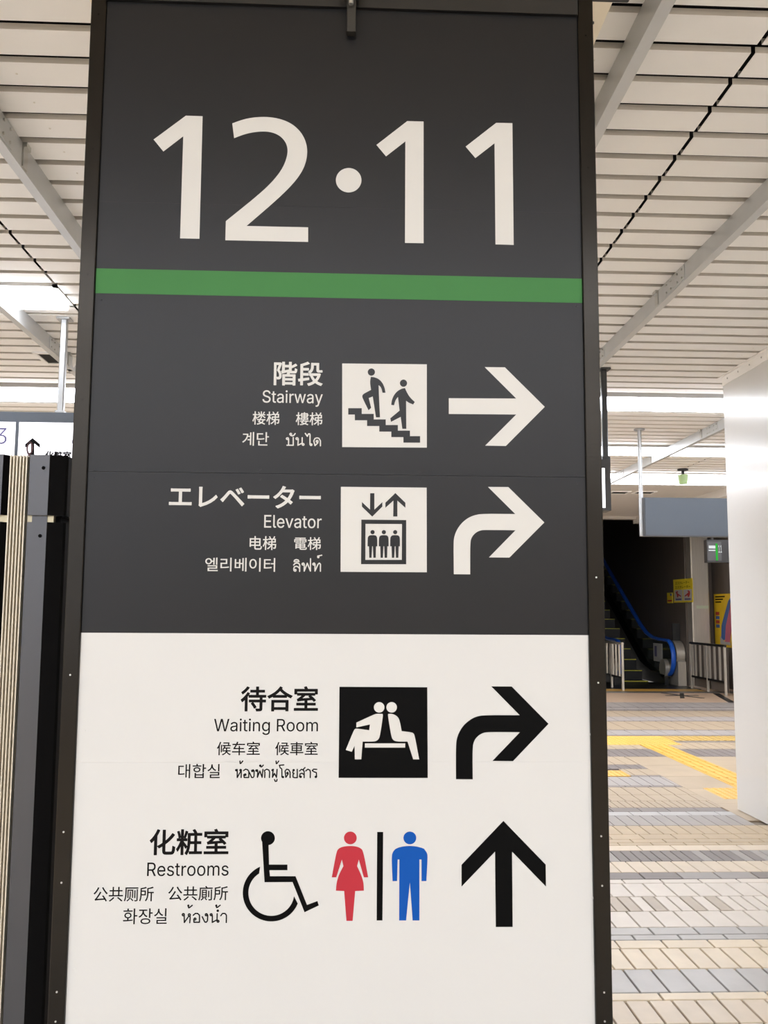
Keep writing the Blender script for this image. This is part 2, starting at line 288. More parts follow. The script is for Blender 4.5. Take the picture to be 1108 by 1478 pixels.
# Latin letter outlines, in thousandths of the type size: x, y, x, y ...
GL = {
    'stairway': [[197, -8, 149, 1, 108, 19, 91, 31, 76, 45, 64, 60, 54, 77, 46, 96, 41, 115, 38, 137, 104, 137, 110, 110, 123, 88, 142, 71, 166, 59, 209, 50, 241, 50, 272, 55, 299, 66, 321, 82, 336, 102, 345, 126, 345, 151, 338, 171, 325, 186, 296, 205, 154, 249, 128, 260, 105, 274, 86, 289, 71, 307, 60, 326, 54, 348, 52, 372, 53, 393, 58, 413, 65, 431, 75, 448, 87, 463, 119, 488, 158, 506, 203, 514, 227, 516, 275, 511, 316, 498, 351, 476, 377, 449, 387, 433, 399, 397, 401, 378, 337, 378, 334, 396, 326, 412, 316, 426, 286, 447, 247, 457, 225, 459, 194, 456, 167, 448, 145, 435, 129, 418, 118, 398, 115, 376, 119, 352, 124, 342, 148, 319, 169, 308, 212, 293, 312, 264, 359, 238, 379, 220, 395, 198, 405, 171, 408, 139, 407, 118, 403, 99, 396, 81, 374, 48, 360, 34, 343, 21, 302, 2, 252, -8], [650, 379, 650, 327, 453, 327, 453, 379], [511, 471, 573, 471, 573, 86, 578, 68, 589, 56, 606, 51, 632, 51, 648, 54, 660, 2, 638, -3, 592, -3, 571, 2, 554, 10, 539, 21, 527, 35, 518, 52, 513, 71, 511, 93], [816, -8, 784, -1, 754, 12, 731, 32, 714, 58, 705, 90, 705, 123, 712, 150, 724, 171, 741, 187, 774, 203, 799, 211, 933, 232, 944, 238, 949, 248, 949, 268, 941, 297, 922, 317, 894, 329, 870, 331, 844, 329, 814, 318, 792, 301, 777, 281, 774, 274, 715, 291, 722, 308, 741, 335, 752, 346, 778, 364, 822, 379, 853, 384, 868, 384, 913, 379, 948, 367, 970, 353, 989, 333, 1003, 306, 1010, 272, 1011, 0, 950, 0, 950, 52, 946, 52, 926, 25, 900, 6, 877, -3, 849, -8], [861, 46, 889, 53, 913, 66, 931, 83, 943, 104, 949, 126, 949, 190, 933, 182, 849, 168, 808, 159, 784, 145, 772, 132, 766, 105, 768, 87, 781, 66, 795, 56, 823, 47], [1116, 0, 1116, 379, 1177, 379, 1177, 0], [1138, 444, 1123, 449, 1111, 461, 1105, 475, 1105, 491, 1111, 506, 1123, 517, 1138, 523, 1155, 523, 1170, 517, 1182, 506, 1189, 491, 1189, 475, 1182, 461, 1170, 449, 1155, 444], [1282, 0, 1282, 379, 1341, 379, 1341, 321, 1345, 321, 1351, 335, 1370, 358, 1396, 375, 1426, 384, 1473, 384, 1473, 322, 1437, 326, 1411, 323, 1389, 315, 1362, 293, 1350, 273, 1344, 250, 1343, 0], [1626, 0, 1511, 379, 1576, 379, 1643, 137, 1664, 41, 1654, 41, 1674, 135, 1741, 379, 1805, 379, 1870, 136, 1891, 41, 1880, 41, 1922, 214, 1969, 379, 2033, 379, 1918, 0, 1857, 0, 1793, 225, 1765, 338, 1779, 338, 1766, 280, 1688, 0], [2198, -8, 2166, -1, 2136, 12, 2113, 32, 2096, 58, 2087, 90, 2087, 123, 2094, 150, 2106, 171, 2123, 187, 2156, 203, 2181, 211, 2315, 232, 2326, 238, 2331, 248, 2331, 268, 2327, 288, 2318, 304, 2296, 322, 2276, 329, 2252, 331, 2227, 329, 2196, 318, 2174, 301, 2159, 281, 2156, 274, 2097, 291, 2104, 308, 2123, 335, 2160, 364, 2204, 379, 2235, 384, 2250, 384, 2295, 379, 2331, 367, 2352, 353, 2371, 333, 2385, 306, 2392, 272, 2393, 0, 2333, 0, 2333, 52, 2328, 52, 2308, 25, 2282, 6, 2259, -3, 2232, -8], [2243, 46, 2272, 53, 2295, 66, 2313, 83, 2325, 104, 2331, 126, 2332, 190, 2315, 182, 2231, 168, 2190, 159, 2166, 145, 2154, 132, 2148, 105, 2150, 87, 2163, 66, 2177, 56, 2205, 47], [2493, -139, 2507, -86, 2541, -90, 2563, -84, 2581, -67, 2596, -36, 2608, -1, 2463, 379, 2530, 379, 2610, 155, 2651, 21, 2629, 21, 2669, 155, 2750, 379, 2817, 379, 2637, -85, 2622, -107, 2604, -124, 2574, -140, 2550, -145, 2510, -143]],
    'elevator': [[60, 0, 60, 509, 372, 509, 372, 452, 125, 452, 125, 286, 355, 286, 355, 229, 125, 229, 125, 57, 375, 57, 375, 0], [537, -1, 520, 3, 505, 10, 492, 20, 476, 47, 472, 65, 471, 509, 532, 509, 534, 77, 539, 62, 548, 54, 565, 52, 588, 54, 599, 3, 580, -1], [793, -7, 768, -2, 725, 16, 706, 30, 689, 46, 675, 64, 663, 85, 647, 132, 643, 159, 643, 215, 647, 242, 654, 267, 663, 290, 675, 311, 705, 346, 723, 359, 743, 370, 765, 378, 788, 383, 828, 384, 859, 379, 902, 361, 927, 341, 948, 315, 965, 282, 971, 263, 978, 219, 979, 169, 682, 169, 682, 221, 946, 221, 917, 202, 917, 220, 911, 254, 899, 282, 881, 305, 858, 321, 829, 329, 796, 329, 767, 321, 732, 294, 717, 270, 707, 241, 704, 226, 705, 157, 707, 139, 718, 106, 726, 92, 746, 70, 759, 61, 787, 50, 820, 46, 852, 50, 870, 56, 886, 66, 905, 88, 913, 105, 973, 91, 961, 63, 943, 39, 919, 19, 890, 4, 857, -5, 839, -7], [1174, 0, 1029, 379, 1096, 379, 1177, 155, 1199, 87, 1217, 21, 1196, 21, 1214, 87, 1236, 155, 1316, 379, 1383, 379, 1238, 0], [1543, -8, 1510, -1, 1481, 12, 1458, 32, 1448, 45, 1441, 58, 1432, 90, 1432, 123, 1434, 138, 1444, 161, 1468, 187, 1489, 199, 1526, 211, 1660, 232, 1671, 238, 1676, 248, 1676, 268, 1667, 297, 1649, 317, 1621, 329, 1596, 331, 1571, 329, 1541, 318, 1518, 301, 1501, 274, 1442, 291, 1449, 308, 1468, 335, 1479, 346, 1505, 364, 1549, 379, 1579, 384, 1595, 384, 1640, 379, 1675, 367, 1697, 353, 1715, 333, 1729, 306, 1734, 290, 1737, 272, 1737, 0, 1677, 0, 1677, 52, 1673, 52, 1653, 25, 1627, 6, 1604, -3, 1576, -8], [1588, 46, 1616, 53, 1640, 66, 1657, 83, 1670, 104, 1676, 126, 1676, 190, 1660, 182, 1576, 168, 1535, 159, 1511, 145, 1499, 132, 1493, 115, 1493, 95, 1498, 79, 1508, 66, 1522, 56, 1550, 47], [1994, 379, 1994, 327, 1797, 327, 1797, 379], [1855, 471, 1916, 471, 1917, 86, 1922, 68, 1926, 61, 1932, 56, 1949, 51, 1975, 51, 1992, 54, 2003, 2, 1982, -3, 1935, -3, 1915, 2, 1897, 10, 1882, 21, 1870, 35, 1862, 52, 1857, 71, 1855, 93], [2200, -7, 2176, -2, 2154, 6, 2134, 16, 2116, 30, 2085, 64, 2073, 85, 2064, 108, 2057, 133, 2053, 159, 2053, 216, 2057, 243, 2064, 268, 2073, 291, 2085, 312, 2116, 346, 2134, 360, 2154, 371, 2176, 378, 2200, 383, 2250, 383, 2274, 378, 2296, 371, 2316, 360, 2351, 330, 2365, 312, 2377, 291, 2386, 268, 2393, 243, 2397, 216, 2397, 159, 2393, 133, 2386, 108, 2377, 85, 2365, 64, 2351, 46, 2316, 16, 2296, 6, 2274, -2, 2250, -7], [2225, 46, 2260, 51, 2274, 57, 2288, 66, 2299, 76, 2318, 102, 2325, 117, 2334, 151, 2337, 187, 2334, 224, 2325, 258, 2318, 274, 2299, 300, 2288, 310, 2274, 319, 2260, 325, 2243, 329, 2207, 329, 2190, 325, 2176, 319, 2151, 300, 2133, 274, 2121, 242, 2114, 206, 2114, 169, 2126, 117, 2141, 89, 2151, 76, 2176, 57, 2190, 51], [2485, 0, 2485, 379, 2544, 379, 2544, 321, 2548, 321, 2554, 335, 2573, 358, 2599, 375, 2629, 384, 2676, 384, 2676, 322, 2639, 326, 2614, 323, 2592, 315, 2565, 293, 2558, 284, 2549, 262, 2546, 237, 2546, 0]],
    'waiting': [[155, 0, 16, 509, 82, 509, 187, 94, 197, 40, 189, 40, 211, 145, 306, 509, 380, 509, 486, 94, 497, 40, 488, 40, 510, 145, 603, 509, 670, 509, 530, 0, 455, 0, 351, 391, 336, 475, 350, 475, 335, 395, 318, 323, 230, 0], [828, -8, 796, -1, 767, 12, 743, 32, 726, 58, 721, 73, 717, 123, 724, 150, 736, 171, 754, 187, 775, 199, 812, 211, 946, 232, 956, 238, 961, 248, 960, 279, 953, 297, 942, 311, 926, 322, 906, 329, 882, 331, 857, 329, 826, 318, 804, 301, 789, 281, 786, 274, 727, 291, 743, 322, 753, 335, 777, 355, 804, 370, 850, 382, 880, 384, 925, 379, 961, 367, 983, 353, 1001, 333, 1015, 306, 1022, 272, 1023, 0, 963, 0, 963, 52, 959, 52, 931, 18, 902, 1, 862, -8], [873, 46, 902, 53, 925, 66, 943, 83, 955, 104, 961, 126, 962, 190, 946, 182, 862, 168, 821, 159, 796, 145, 785, 132, 779, 115, 779, 95, 788, 72, 808, 56, 825, 49, 845, 46], [1128, 0, 1128, 379, 1189, 379, 1189, 0], [1151, 444, 1136, 449, 1124, 461, 1118, 475, 1118, 491, 1124, 506, 1143, 521, 1159, 524, 1176, 521, 1195, 506, 1201, 491, 1201, 475, 1195, 461, 1183, 449, 1168, 444], [1446, 379, 1446, 327, 1249, 327, 1249, 379], [1307, 471, 1368, 471, 1369, 86, 1374, 68, 1378, 61, 1384, 56, 1401, 51, 1427, 51, 1444, 54, 1455, 2, 1434, -3, 1387, -3, 1367, 2, 1349, 10, 1334, 21, 1322, 35, 1314, 52, 1309, 71, 1307, 93], [1522, 0, 1522, 379, 1583, 379, 1583, 0], [1545, 444, 1530, 449, 1518, 461, 1512, 475, 1512, 491, 1518, 506, 1537, 521, 1553, 524, 1570, 521, 1589, 506, 1595, 491, 1595, 475, 1589, 461, 1577, 449, 1562, 444], [1750, 0, 1689, 0, 1689, 379, 1748, 379, 1748, 287, 1738, 287, 1748, 312, 1760, 332, 1773, 349, 1788, 362, 1805, 372, 1823, 379, 1843, 383, 1882, 383, 1916, 376, 1945, 360, 1968, 336, 1977, 321, 1984, 304, 1992, 264, 1993, 0, 1932, 0, 1931, 256, 1926, 275, 1919, 291, 1909, 304, 1896, 315, 1882, 323, 1865, 328, 1833, 328, 1808, 322, 1787, 311, 1777, 303, 1762, 283, 1753, 257, 1751, 243], [2232, -150, 2180, -140, 2151, -127, 2118, -101, 2102, -80, 2096, -69, 2147, -41, 2167, -66, 2190, -83, 2211, -92, 2237, -97, 2275, -96, 2295, -92, 2312, -85, 2328, -75, 2341, -62, 2350, -47, 2355, -28, 2357, -6, 2357, 68, 2352, 68, 2326, 34, 2308, 21, 2286, 11, 2258, 5, 2218, 6, 2197, 10, 2177, 17, 2158, 27, 2141, 39, 2126, 53, 2112, 71, 2101, 90, 2092, 112, 2085, 136, 2081, 163, 2081, 220, 2085, 246, 2092, 271, 2112, 314, 2125, 332, 2158, 361, 2177, 371, 2197, 378, 2219, 383, 2259, 384, 2287, 378, 2310, 367, 2334, 346, 2353, 319, 2359, 319, 2359, 379, 2418, 379, 2417, -32, 2413, -54, 2406, -73, 2396, -90, 2370, -117, 2336, -136, 2297, -147, 2275, -150], [2267, 60, 2283, 63, 2297, 68, 2321, 84, 2339, 107, 2346, 121, 2355, 154, 2358, 193, 2355, 231, 2346, 264, 2331, 291, 2321, 303, 2297, 320, 2267, 329, 2234, 329, 2204, 320, 2179, 302, 2161, 277, 2149, 246, 2143, 212, 2143, 173, 2149, 138, 2161, 108, 2180, 85, 2204, 68, 2218, 63, 2234, 60], [2719, 0, 2719, 509, 2895, 509, 2948, 504, 2992, 489, 3010, 478, 3025, 465, 3038, 450, 3049, 433, 3057, 415, 3067, 374, 3067, 330, 3063, 309, 3049, 271, 3025, 240, 3010, 228, 2991, 217, 2971, 209, 2948, 203, 2922, 199, 2784, 198, 2784, 255, 2911, 256, 2943, 262, 2968, 273, 2986, 290, 3001, 324, 3004, 352, 3001, 380, 2992, 405, 2978, 425, 2956, 440, 2928, 449, 2891, 452, 2783, 452, 2783, 0], [3012, 0, 2889, 229, 2961, 229, 3086, 0], [3290, -7, 3266, -2, 3224, 16, 3206, 30, 3190, 46, 3176, 64, 3164, 85, 3154, 108, 3147, 133, 3143, 159, 3143, 216, 3147, 243, 3154, 268, 3164, 291, 3176, 312, 3190, 330, 3206, 346, 3224, 360, 3245, 371, 3266, 378, 3290, 383, 3340, 383, 3364, 378, 3386, 371, 3406, 360, 3425, 346, 3441, 330, 3455, 312, 3467, 291, 3476, 268, 3483, 243, 3489, 187, 3483, 133, 3476, 108, 3467, 85, 3455, 64, 3441, 46, 3425, 30, 3406, 16, 3386, 6, 3364, -2, 3340, -7], [3315, 46, 3350, 51, 3365, 57, 3389, 76, 3408, 102, 3415, 117, 3424, 151, 3427, 187, 3424, 224, 3415, 258, 3408, 274, 3389, 300, 3365, 319, 3350, 325, 3333, 329, 3297, 329, 3280, 325, 3266, 319, 3241, 300, 3223, 274, 3211, 242, 3205, 206, 3205, 169, 3211, 134, 3216, 117, 3231, 89, 3241, 76, 3266, 57, 3280, 51], [3705, -7, 3682, -2, 3639, 16, 3621, 30, 3605, 46, 3591, 64, 3579, 85, 3569, 108, 3562, 133, 3558, 159, 3558, 216, 3562, 243, 3569, 268, 3579, 291, 3591, 312, 3605, 330, 3621, 346, 3639, 360, 3660, 371, 3705, 383, 3755, 383, 3779, 378, 3801, 371, 3821, 360, 3840, 346, 3856, 330, 3870, 312, 3882, 291, 3892, 268, 3902, 216, 3904, 187, 3898, 133, 3892, 108, 3882, 85, 3870, 64, 3856, 46, 3840, 30, 3821, 16, 3801, 6, 3779, -2, 3755, -7], [3730, 46, 3765, 51, 3780, 57, 3805, 76, 3823, 102, 3830, 117, 3839, 151, 3842, 187, 3839, 224, 3830, 258, 3815, 287, 3805, 300, 3780, 319, 3765, 325, 3748, 329, 3712, 329, 3681, 319, 3656, 300, 3638, 274, 3626, 242, 3620, 206, 3620, 169, 3626, 134, 3631, 117, 3646, 89, 3656, 76, 3681, 57, 3696, 51], [3990, 0, 3990, 379, 4050, 379, 4050, 295, 4045, 295, 4062, 335, 4079, 355, 4099, 370, 4133, 384, 4157, 386, 4177, 385, 4195, 380, 4211, 372, 4225, 361, 4237, 347, 4247, 331, 4254, 314, 4259, 295, 4250, 295, 4260, 321, 4275, 343, 4284, 353, 4306, 369, 4332, 380, 4375, 386, 4406, 383, 4435, 372, 4448, 364, 4470, 342, 4486, 313, 4491, 296, 4495, 255, 4495, 0, 4434, 0, 4434, 254, 4432, 273, 4428, 289, 4421, 302, 4410, 313, 4398, 321, 4371, 329, 4344, 330, 4312, 320, 4295, 307, 4283, 290, 4274, 259, 4273, 0, 4212, 0, 4211, 275, 4207, 288, 4200, 301, 4180, 320, 4167, 326, 4126, 330, 4105, 325, 4086, 314, 4070, 299, 4058, 278, 4052, 253, 4052, 0]],
    'restrooms': [[60, 0, 60, 509, 236, 509, 290, 504, 333, 489, 351, 478, 367, 465, 380, 450, 399, 415, 405, 395, 409, 352, 405, 309, 399, 290, 380, 255, 367, 240, 333, 217, 312, 209, 264, 199, 126, 198, 126, 255, 252, 256, 284, 262, 309, 273, 327, 290, 334, 300, 342, 324, 345, 352, 339, 393, 334, 405, 319, 425, 298, 440, 269, 449, 233, 452, 125, 452, 125, 0], [353, 0, 230, 229, 303, 229, 428, 0], [634, -7, 610, -2, 587, 6, 566, 16, 547, 30, 531, 46, 517, 64, 505, 85, 495, 108, 488, 132, 484, 159, 484, 215, 488, 242, 495, 267, 504, 290, 516, 311, 546, 346, 564, 359, 584, 370, 606, 378, 629, 383, 670, 384, 700, 379, 743, 361, 768, 341, 780, 329, 790, 315, 806, 282, 817, 242, 820, 169, 524, 169, 524, 221, 787, 221, 759, 202, 756, 237, 747, 269, 732, 294, 712, 314, 686, 326, 654, 330, 622, 326, 608, 321, 584, 304, 565, 282, 552, 256, 546, 226, 546, 157, 553, 122, 559, 106, 567, 92, 588, 70, 600, 61, 628, 50, 661, 46, 693, 50, 712, 56, 727, 66, 741, 80, 755, 105, 814, 91, 802, 63, 784, 39, 760, 19, 731, 4, 698, -5, 680, -7], [1016, -7, 981, -2, 950, 10, 925, 27, 906, 50, 898, 63, 888, 94, 947, 107, 951, 92, 958, 79, 977, 60, 1003, 49, 1034, 45, 1053, 46, 1085, 55, 1108, 71, 1115, 81, 1119, 91, 1121, 103, 1117, 121, 1107, 136, 1089, 147, 1065, 155, 978, 177, 939, 196, 925, 208, 914, 222, 906, 237, 901, 255, 901, 290, 904, 305, 918, 332, 940, 354, 953, 363, 984, 377, 1020, 384, 1059, 384, 1092, 378, 1120, 366, 1152, 339, 1167, 316, 1177, 290, 1121, 277, 1111, 298, 1095, 316, 1085, 323, 1072, 328, 1040, 333, 1009, 329, 984, 317, 967, 299, 963, 289, 961, 277, 965, 258, 977, 243, 996, 232, 1107, 202, 1127, 194, 1145, 183, 1159, 171, 1170, 158, 1178, 142, 1184, 107, 1183, 90, 1173, 61, 1165, 47, 1143, 24, 1113, 6, 1076, -5, 1056, -7], [1422, 379, 1422, 327, 1224, 327, 1224, 379], [1283, 471, 1344, 471, 1344, 86, 1349, 68, 1360, 56, 1377, 51, 1403, 51, 1420, 54, 1431, 2, 1410, -3, 1363, -3, 1342, 2, 1325, 10, 1310, 21, 1298, 35, 1289, 52, 1284, 71], [1498, 0, 1498, 379, 1557, 379, 1557, 321, 1561, 321, 1567, 335, 1585, 358, 1611, 375, 1642, 384, 1689, 384, 1689, 322, 1652, 326, 1627, 323, 1604, 315, 1585, 301, 1571, 284, 1562, 262, 1559, 237, 1559, 0], [1887, -7, 1863, -2, 1841, 6, 1821, 16, 1786, 46, 1772, 64, 1760, 85, 1751, 108, 1744, 133, 1738, 187, 1744, 243, 1751, 268, 1760, 291, 1772, 312, 1786, 330, 1821, 360, 1841, 371, 1863, 378, 1887, 383, 1937, 383, 1961, 378, 1983, 371, 2003, 360, 2038, 330, 2052, 312, 2064, 291, 2073, 268, 2080, 243, 2084, 216, 2084, 159, 2080, 133, 2073, 108, 2064, 85, 2052, 64, 2038, 46, 2003, 16, 1983, 6, 1961, -2, 1937, -7], [1912, 46, 1946, 51, 1961, 57, 1975, 66, 1986, 76, 2005, 102, 2017, 134, 2023, 169, 2023, 206, 2017, 242, 2005, 274, 1986, 300, 1975, 310, 1961, 319, 1930, 329, 1894, 329, 1877, 325, 1863, 319, 1849, 310, 1838, 300, 1820, 274, 1807, 242, 1801, 206, 1801, 169, 1807, 134, 1820, 102, 1838, 76, 1849, 66, 1863, 57, 1877, 51], [2302, -7, 2278, -2, 2236, 16, 2218, 30, 2187, 64, 2175, 85, 2166, 108, 2159, 133, 2155, 159, 2155, 216, 2159, 243, 2166, 268, 2175, 291, 2187, 312, 2218, 346, 2236, 360, 2257, 371, 2278, 378, 2302, 383, 2352, 383, 2376, 378, 2398, 371, 2418, 360, 2437, 346, 2453, 330, 2467, 312, 2479, 291, 2488, 268, 2495, 243, 2501, 187, 2495, 133, 2488, 108, 2479, 85, 2467, 64, 2453, 46, 2437, 30, 2418, 16, 2398, 6, 2376, -2, 2352, -7], [2327, 46, 2362, 51, 2377, 57, 2401, 76, 2420, 102, 2427, 117, 2436, 151, 2439, 187, 2436, 224, 2427, 258, 2420, 274, 2401, 300, 2377, 319, 2362, 325, 2345, 329, 2309, 329, 2292, 325, 2278, 319, 2253, 300, 2235, 274, 2223, 242, 2217, 206, 2217, 169, 2223, 134, 2228, 117, 2243, 89, 2253, 76, 2278, 57, 2292, 51], [2587, 0, 2587, 379, 2647, 379, 2647, 295, 2642, 295, 2652, 323, 2667, 346, 2696, 370, 2730, 384, 2754, 386, 2774, 385, 2792, 380, 2808, 372, 2822, 361, 2834, 347, 2851, 314, 2856, 295, 2847, 295, 2857, 321, 2872, 343, 2881, 353, 2903, 369, 2928, 380, 2971, 386, 3003, 383, 3032, 372, 3045, 364, 3066, 342, 3082, 313, 3087, 296, 3091, 255, 3091, 0, 3030, 0, 3029, 273, 3025, 289, 3017, 302, 3007, 313, 2995, 321, 2968, 329, 2941, 330, 2929, 328, 2909, 320, 2892, 307, 2880, 290, 2872, 270, 2870, 247, 2870, 0, 2809, 0, 2809, 260, 2804, 288, 2797, 301, 2788, 311, 2776, 320, 2764, 326, 2723, 330, 2702, 325, 2674, 307, 2660, 289, 2651, 266, 2648, 238, 2648, 0], [3307, -7, 3272, -2, 3242, 10, 3217, 27, 3197, 50, 3184, 78, 3180, 94, 3238, 107, 3243, 92, 3250, 79, 3258, 69, 3269, 60, 3294, 49, 3326, 45, 3345, 46, 3376, 55, 3389, 62, 3407, 81, 3411, 91, 3412, 112, 3405, 129, 3391, 142, 3356, 155, 3269, 177, 3231, 196, 3217, 208, 3205, 222, 3198, 237, 3193, 255, 3191, 274, 3192, 290, 3201, 319, 3209, 332, 3231, 354, 3244, 363, 3276, 377, 3312, 384, 3350, 384, 3384, 378, 3412, 366, 3434, 349, 3451, 328, 3464, 303, 3468, 290, 3412, 277, 3403, 298, 3387, 316, 3377, 323, 3364, 328, 3332, 333, 3301, 329, 3287, 324, 3275, 317, 3259, 299, 3254, 289, 3254, 267, 3262, 250, 3268, 243, 3301, 227, 3398, 202, 3419, 194, 3437, 183, 3451, 171, 3462, 158, 3474, 125, 3476, 107, 3471, 75, 3457, 47, 3434, 24, 3404, 6, 3368, -5, 3348, -7]],
    'three': [[195, -6, 152, 2, 114, 19, 83, 43, 70, 57, 52, 91, 46, 111, 44, 132, 109, 132, 115, 107, 126, 87, 134, 78, 154, 64, 191, 52, 219, 50, 262, 56, 287, 67, 307, 83, 321, 104, 328, 130, 328, 158, 322, 184, 308, 207, 288, 226, 275, 234, 260, 240, 223, 247, 157, 248, 157, 299, 288, 448, 288, 452, 70, 452, 70, 509, 372, 509, 372, 461, 211, 278, 211, 289, 239, 290, 287, 284, 308, 276, 344, 253, 359, 239, 381, 205, 392, 166, 392, 123, 380, 84, 370, 66, 358, 50, 344, 36, 309, 12, 266, -2, 243, -6]],
    'zero': [[227, -7, 199, -5, 174, 1, 151, 11, 130, 24, 111, 41, 95, 62, 80, 86, 69, 113, 60, 144, 53, 178, 49, 214, 49, 294, 53, 330, 60, 364, 69, 395, 81, 422, 95, 447, 112, 467, 130, 484, 151, 498, 174, 508, 200, 514, 227, 516, 254, 514, 279, 508, 302, 498, 323, 484, 342, 467, 358, 447, 372, 422, 384, 395, 393, 364, 400, 330, 404, 294, 404, 214, 400, 178, 393, 144, 384, 113, 373, 86, 359, 62, 342, 41, 323, 24, 302, 11, 279, 1, 254, -5], [245, 51, 276, 63, 303, 87, 323, 122, 336, 168, 343, 223, 343, 285, 336, 341, 323, 387, 303, 422, 276, 446, 245, 458, 227, 460, 209, 458, 192, 453, 177, 446, 163, 435, 151, 422, 131, 387, 123, 365, 117, 341, 110, 285, 110, 223, 117, 168, 123, 144, 140, 103, 151, 87, 163, 74, 177, 63, 192, 56, 209, 51]],
    'eleven': [[76, 0, 76, 55, 391, 55, 391, 0], [276, 509, 276, 0, 212, 0, 212, 448, 209, 448, 86, 358, 86, 427, 198, 509], [530, 0, 530, 55, 844, 55, 844, 0], [729, 509, 729, 0, 665, 0, 665, 448, 662, 448, 539, 358, 539, 427, 651, 509]],
}
WORDS = {'kaidan': '階段', 'c1a': '楼梯', 'c1b': '樓梯', 'k1': '계단', 't1': 'บันได', 'erebe': 'エレベーター', 'c2a': '电梯', 'c2b': '電梯', 'k2': '엘리베이터', 't2': 'ลิฟท์',
         'machiai': '待合室', 'c3a': '候车室', 'c3b': '候車室', 'k3': '대합실', 't3': 'ห้องพักผู้โดยสาร', 'kesho': '化粧室', 'c4a': '公共厕所', 'c4b': '公共廁所', 'k4': '화장실', 't4': 'ห้องน้ำ',
         'caution': 'エスカレーター'}
def glyphs(key):
    """closed outlines of a word: Latin from the table above, the rest from the built-in typeface"""
    if key in GL: return [[(float(l[i]), float(l[i+1])) for i in range(0, len(l), 2)] for l in GL[key]]
    cu_ = bpy.data.curves.new('word', 'FONT'); cu_.body = WORDS[key]
    ob = bpy.data.objects.new('word', cu_); COL.objects.link(ob); bpy.context.view_layer.update()
    cv = ob.to_curve(bpy.context.evaluated_depsgraph_get()); out = []
    for sp in cv.splines:
        l = []; bp_ = sp.bezier_points; n = len(bp_)
        for i in range(n):
            a, b = bp_[i], bp_[(i+1) % n]; p0, p1, p2, p3 = a.co, a.handle_right, b.handle_left, b.co
            ch = max((p3 - p0).length, 1e-6); dev = max((p1-p0).cross(p3-p0).length, (p2-p0).cross(p3-p0).length) / ch
            k = 1 if dev < .002 else 4
            for j in range(k):
                t = j/k; u = 1-t; q = p0*u**3 + p1*3*u*u*t + p2*3*u*t*t + p3*t**3
                if not l or abs(l[-1][0]-q.x*1000) + abs(l[-1][1]-q.y*1000) > 1: l.append((q.x*1000, q.y*1000))
        if len(l) > 2: out.append(l)
    ob.to_curve_clear(); bpy.data.objects.remove(ob); bpy.data.curves.remove(cu_)
    return out
def text_fit(mb, key, P, x0, z0, x1, z1, stroke=0.0, mi=0):
    ls = glyphs(key); xs = [p[0] for l in ls for p in l]; ys = [p[1] for l in ls for p in l]
    x0 += stroke; x1 -= stroke; z0 += stroke; z1 -= stroke
    ax = (x1-x0)/(max(xs)-min(xs)); ay = (z1-z0)/(max(ys)-min(ys))
    fill(mb, [[(x0+(p[0]-min(xs))*ax, z0+(p[1]-min(ys))*ay) for p in l] for l in ls], P, stroke, mi)

# ================================================================== SETTING
CZ = 3.4                                     # underside of the ceiling slats
YN, YF, XL, XR = -9.0, 18.0, -9.0, 9.0
S0, PITCH = 2.832, 0.1865                    # first gap, slat pitch
J = [-1.72 + 3.092 * k for k in range(-3, 5)]

def simple(name, a, b, m, label, parent=None):
    o = MB().box(a, b).build(name, m, parent)
    if parent is None: struct(o, label)
    return o
floor = simple('floor', (XL, YN, -0.12), (XR, 20.0, -0.012), 'grout', 'station concourse floor of beige and grey paving tiles in bands')
struct(floor, 'station concourse floor of beige and grey paving tiles in bands', 'floor')
ceiling = MB().box((XL, YN, CZ + 0.16), (XR, 13.4, CZ + 0.2)).build('ceiling', 'plenum')
struct(ceiling, 'white slatted metal station ceiling with dark gaps', 'ceiling')
MB().box((XL, 13.4, CZ), (XR, YF - 0.2, CZ + 0.2)).build('smooth_panel', 'ceiling_smooth', ceiling)
struct(MB().box((XL - 0.2, YN, 0), (XL, YF, CZ + 0.2)).build('wall_left', 'wall_light'), 'pale wall at the far left of the concourse', 'wall')
struct(MB().box((XR, YN, 0), (XR + 0.2, YF, CZ + 0.2)).build('wall_right', 'wall_light'), 'pale wall at the far right of the concourse', 'wall')
struct(MB().box((XL, YN - 0.2, 0), (XR, YN, CZ + 0.2)).build('wall_back', 'wall_light'), 'pale wall behind the photographer', 'wall')
wn = MB().box((-7.5, YN + .0, 1.0), (-2.2, YN + .03, 3.2)).build('added_window', 'added_window_glow'); struct(wn, 'wide bright window added in the unseen wall behind the photographer', 'window')  # unseen window, added so the sign has something bright to reflect
fr_w = MB()
for k in range(6): fr_w.box((-7.53 + k*1.06, YN + .03, .97), (-7.47 + k*1.06, YN + .06, 3.23))
fr_w.box((-7.53, YN + .03, .97), (-2.17, YN + .06, 1.03)); fr_w.box((-7.53, YN + .03, 3.17), (-2.17, YN + .06, 3.23)); fr_w.build('added_window_frame', 'beam_galv', wn)
struct(MB().box((XL, YF, 0), (5.0, YF + 0.2, CZ + 0.2)).build('wall_front', 'wall_light'), 'pale end wall behind the big sign', 'wall')
well = MB()
well.box((4.8, YF + 0.2, 0), (5.0, 34, 9)); well.box((4.8, 34, 0), (9.2, 34.2, 9)); well.box((4.8, YF, 9), (9.2, 34.2, 9.2))
well.box((4.8, YF, CZ + 0.2), (9.2, YF + 0.2, 9))
struct(well.build('wall_escalator', 'wall_black'), 'dark upper shaft walls above the escalator', 'wall')
struct(MB().box((7.12, 18.95, 0), (7.3, 34, 9)).build('wall_side', 'wall_brown'), 'dark brown panelled wall beside the escalator', 'wall')
struct(MB().box((7.3, 18.95, 0), (7.7, 19.15, CZ + 0.3)).build('wall_corner', 'wall_brown'), 'dark brown wall behind the steel column', 'wall')
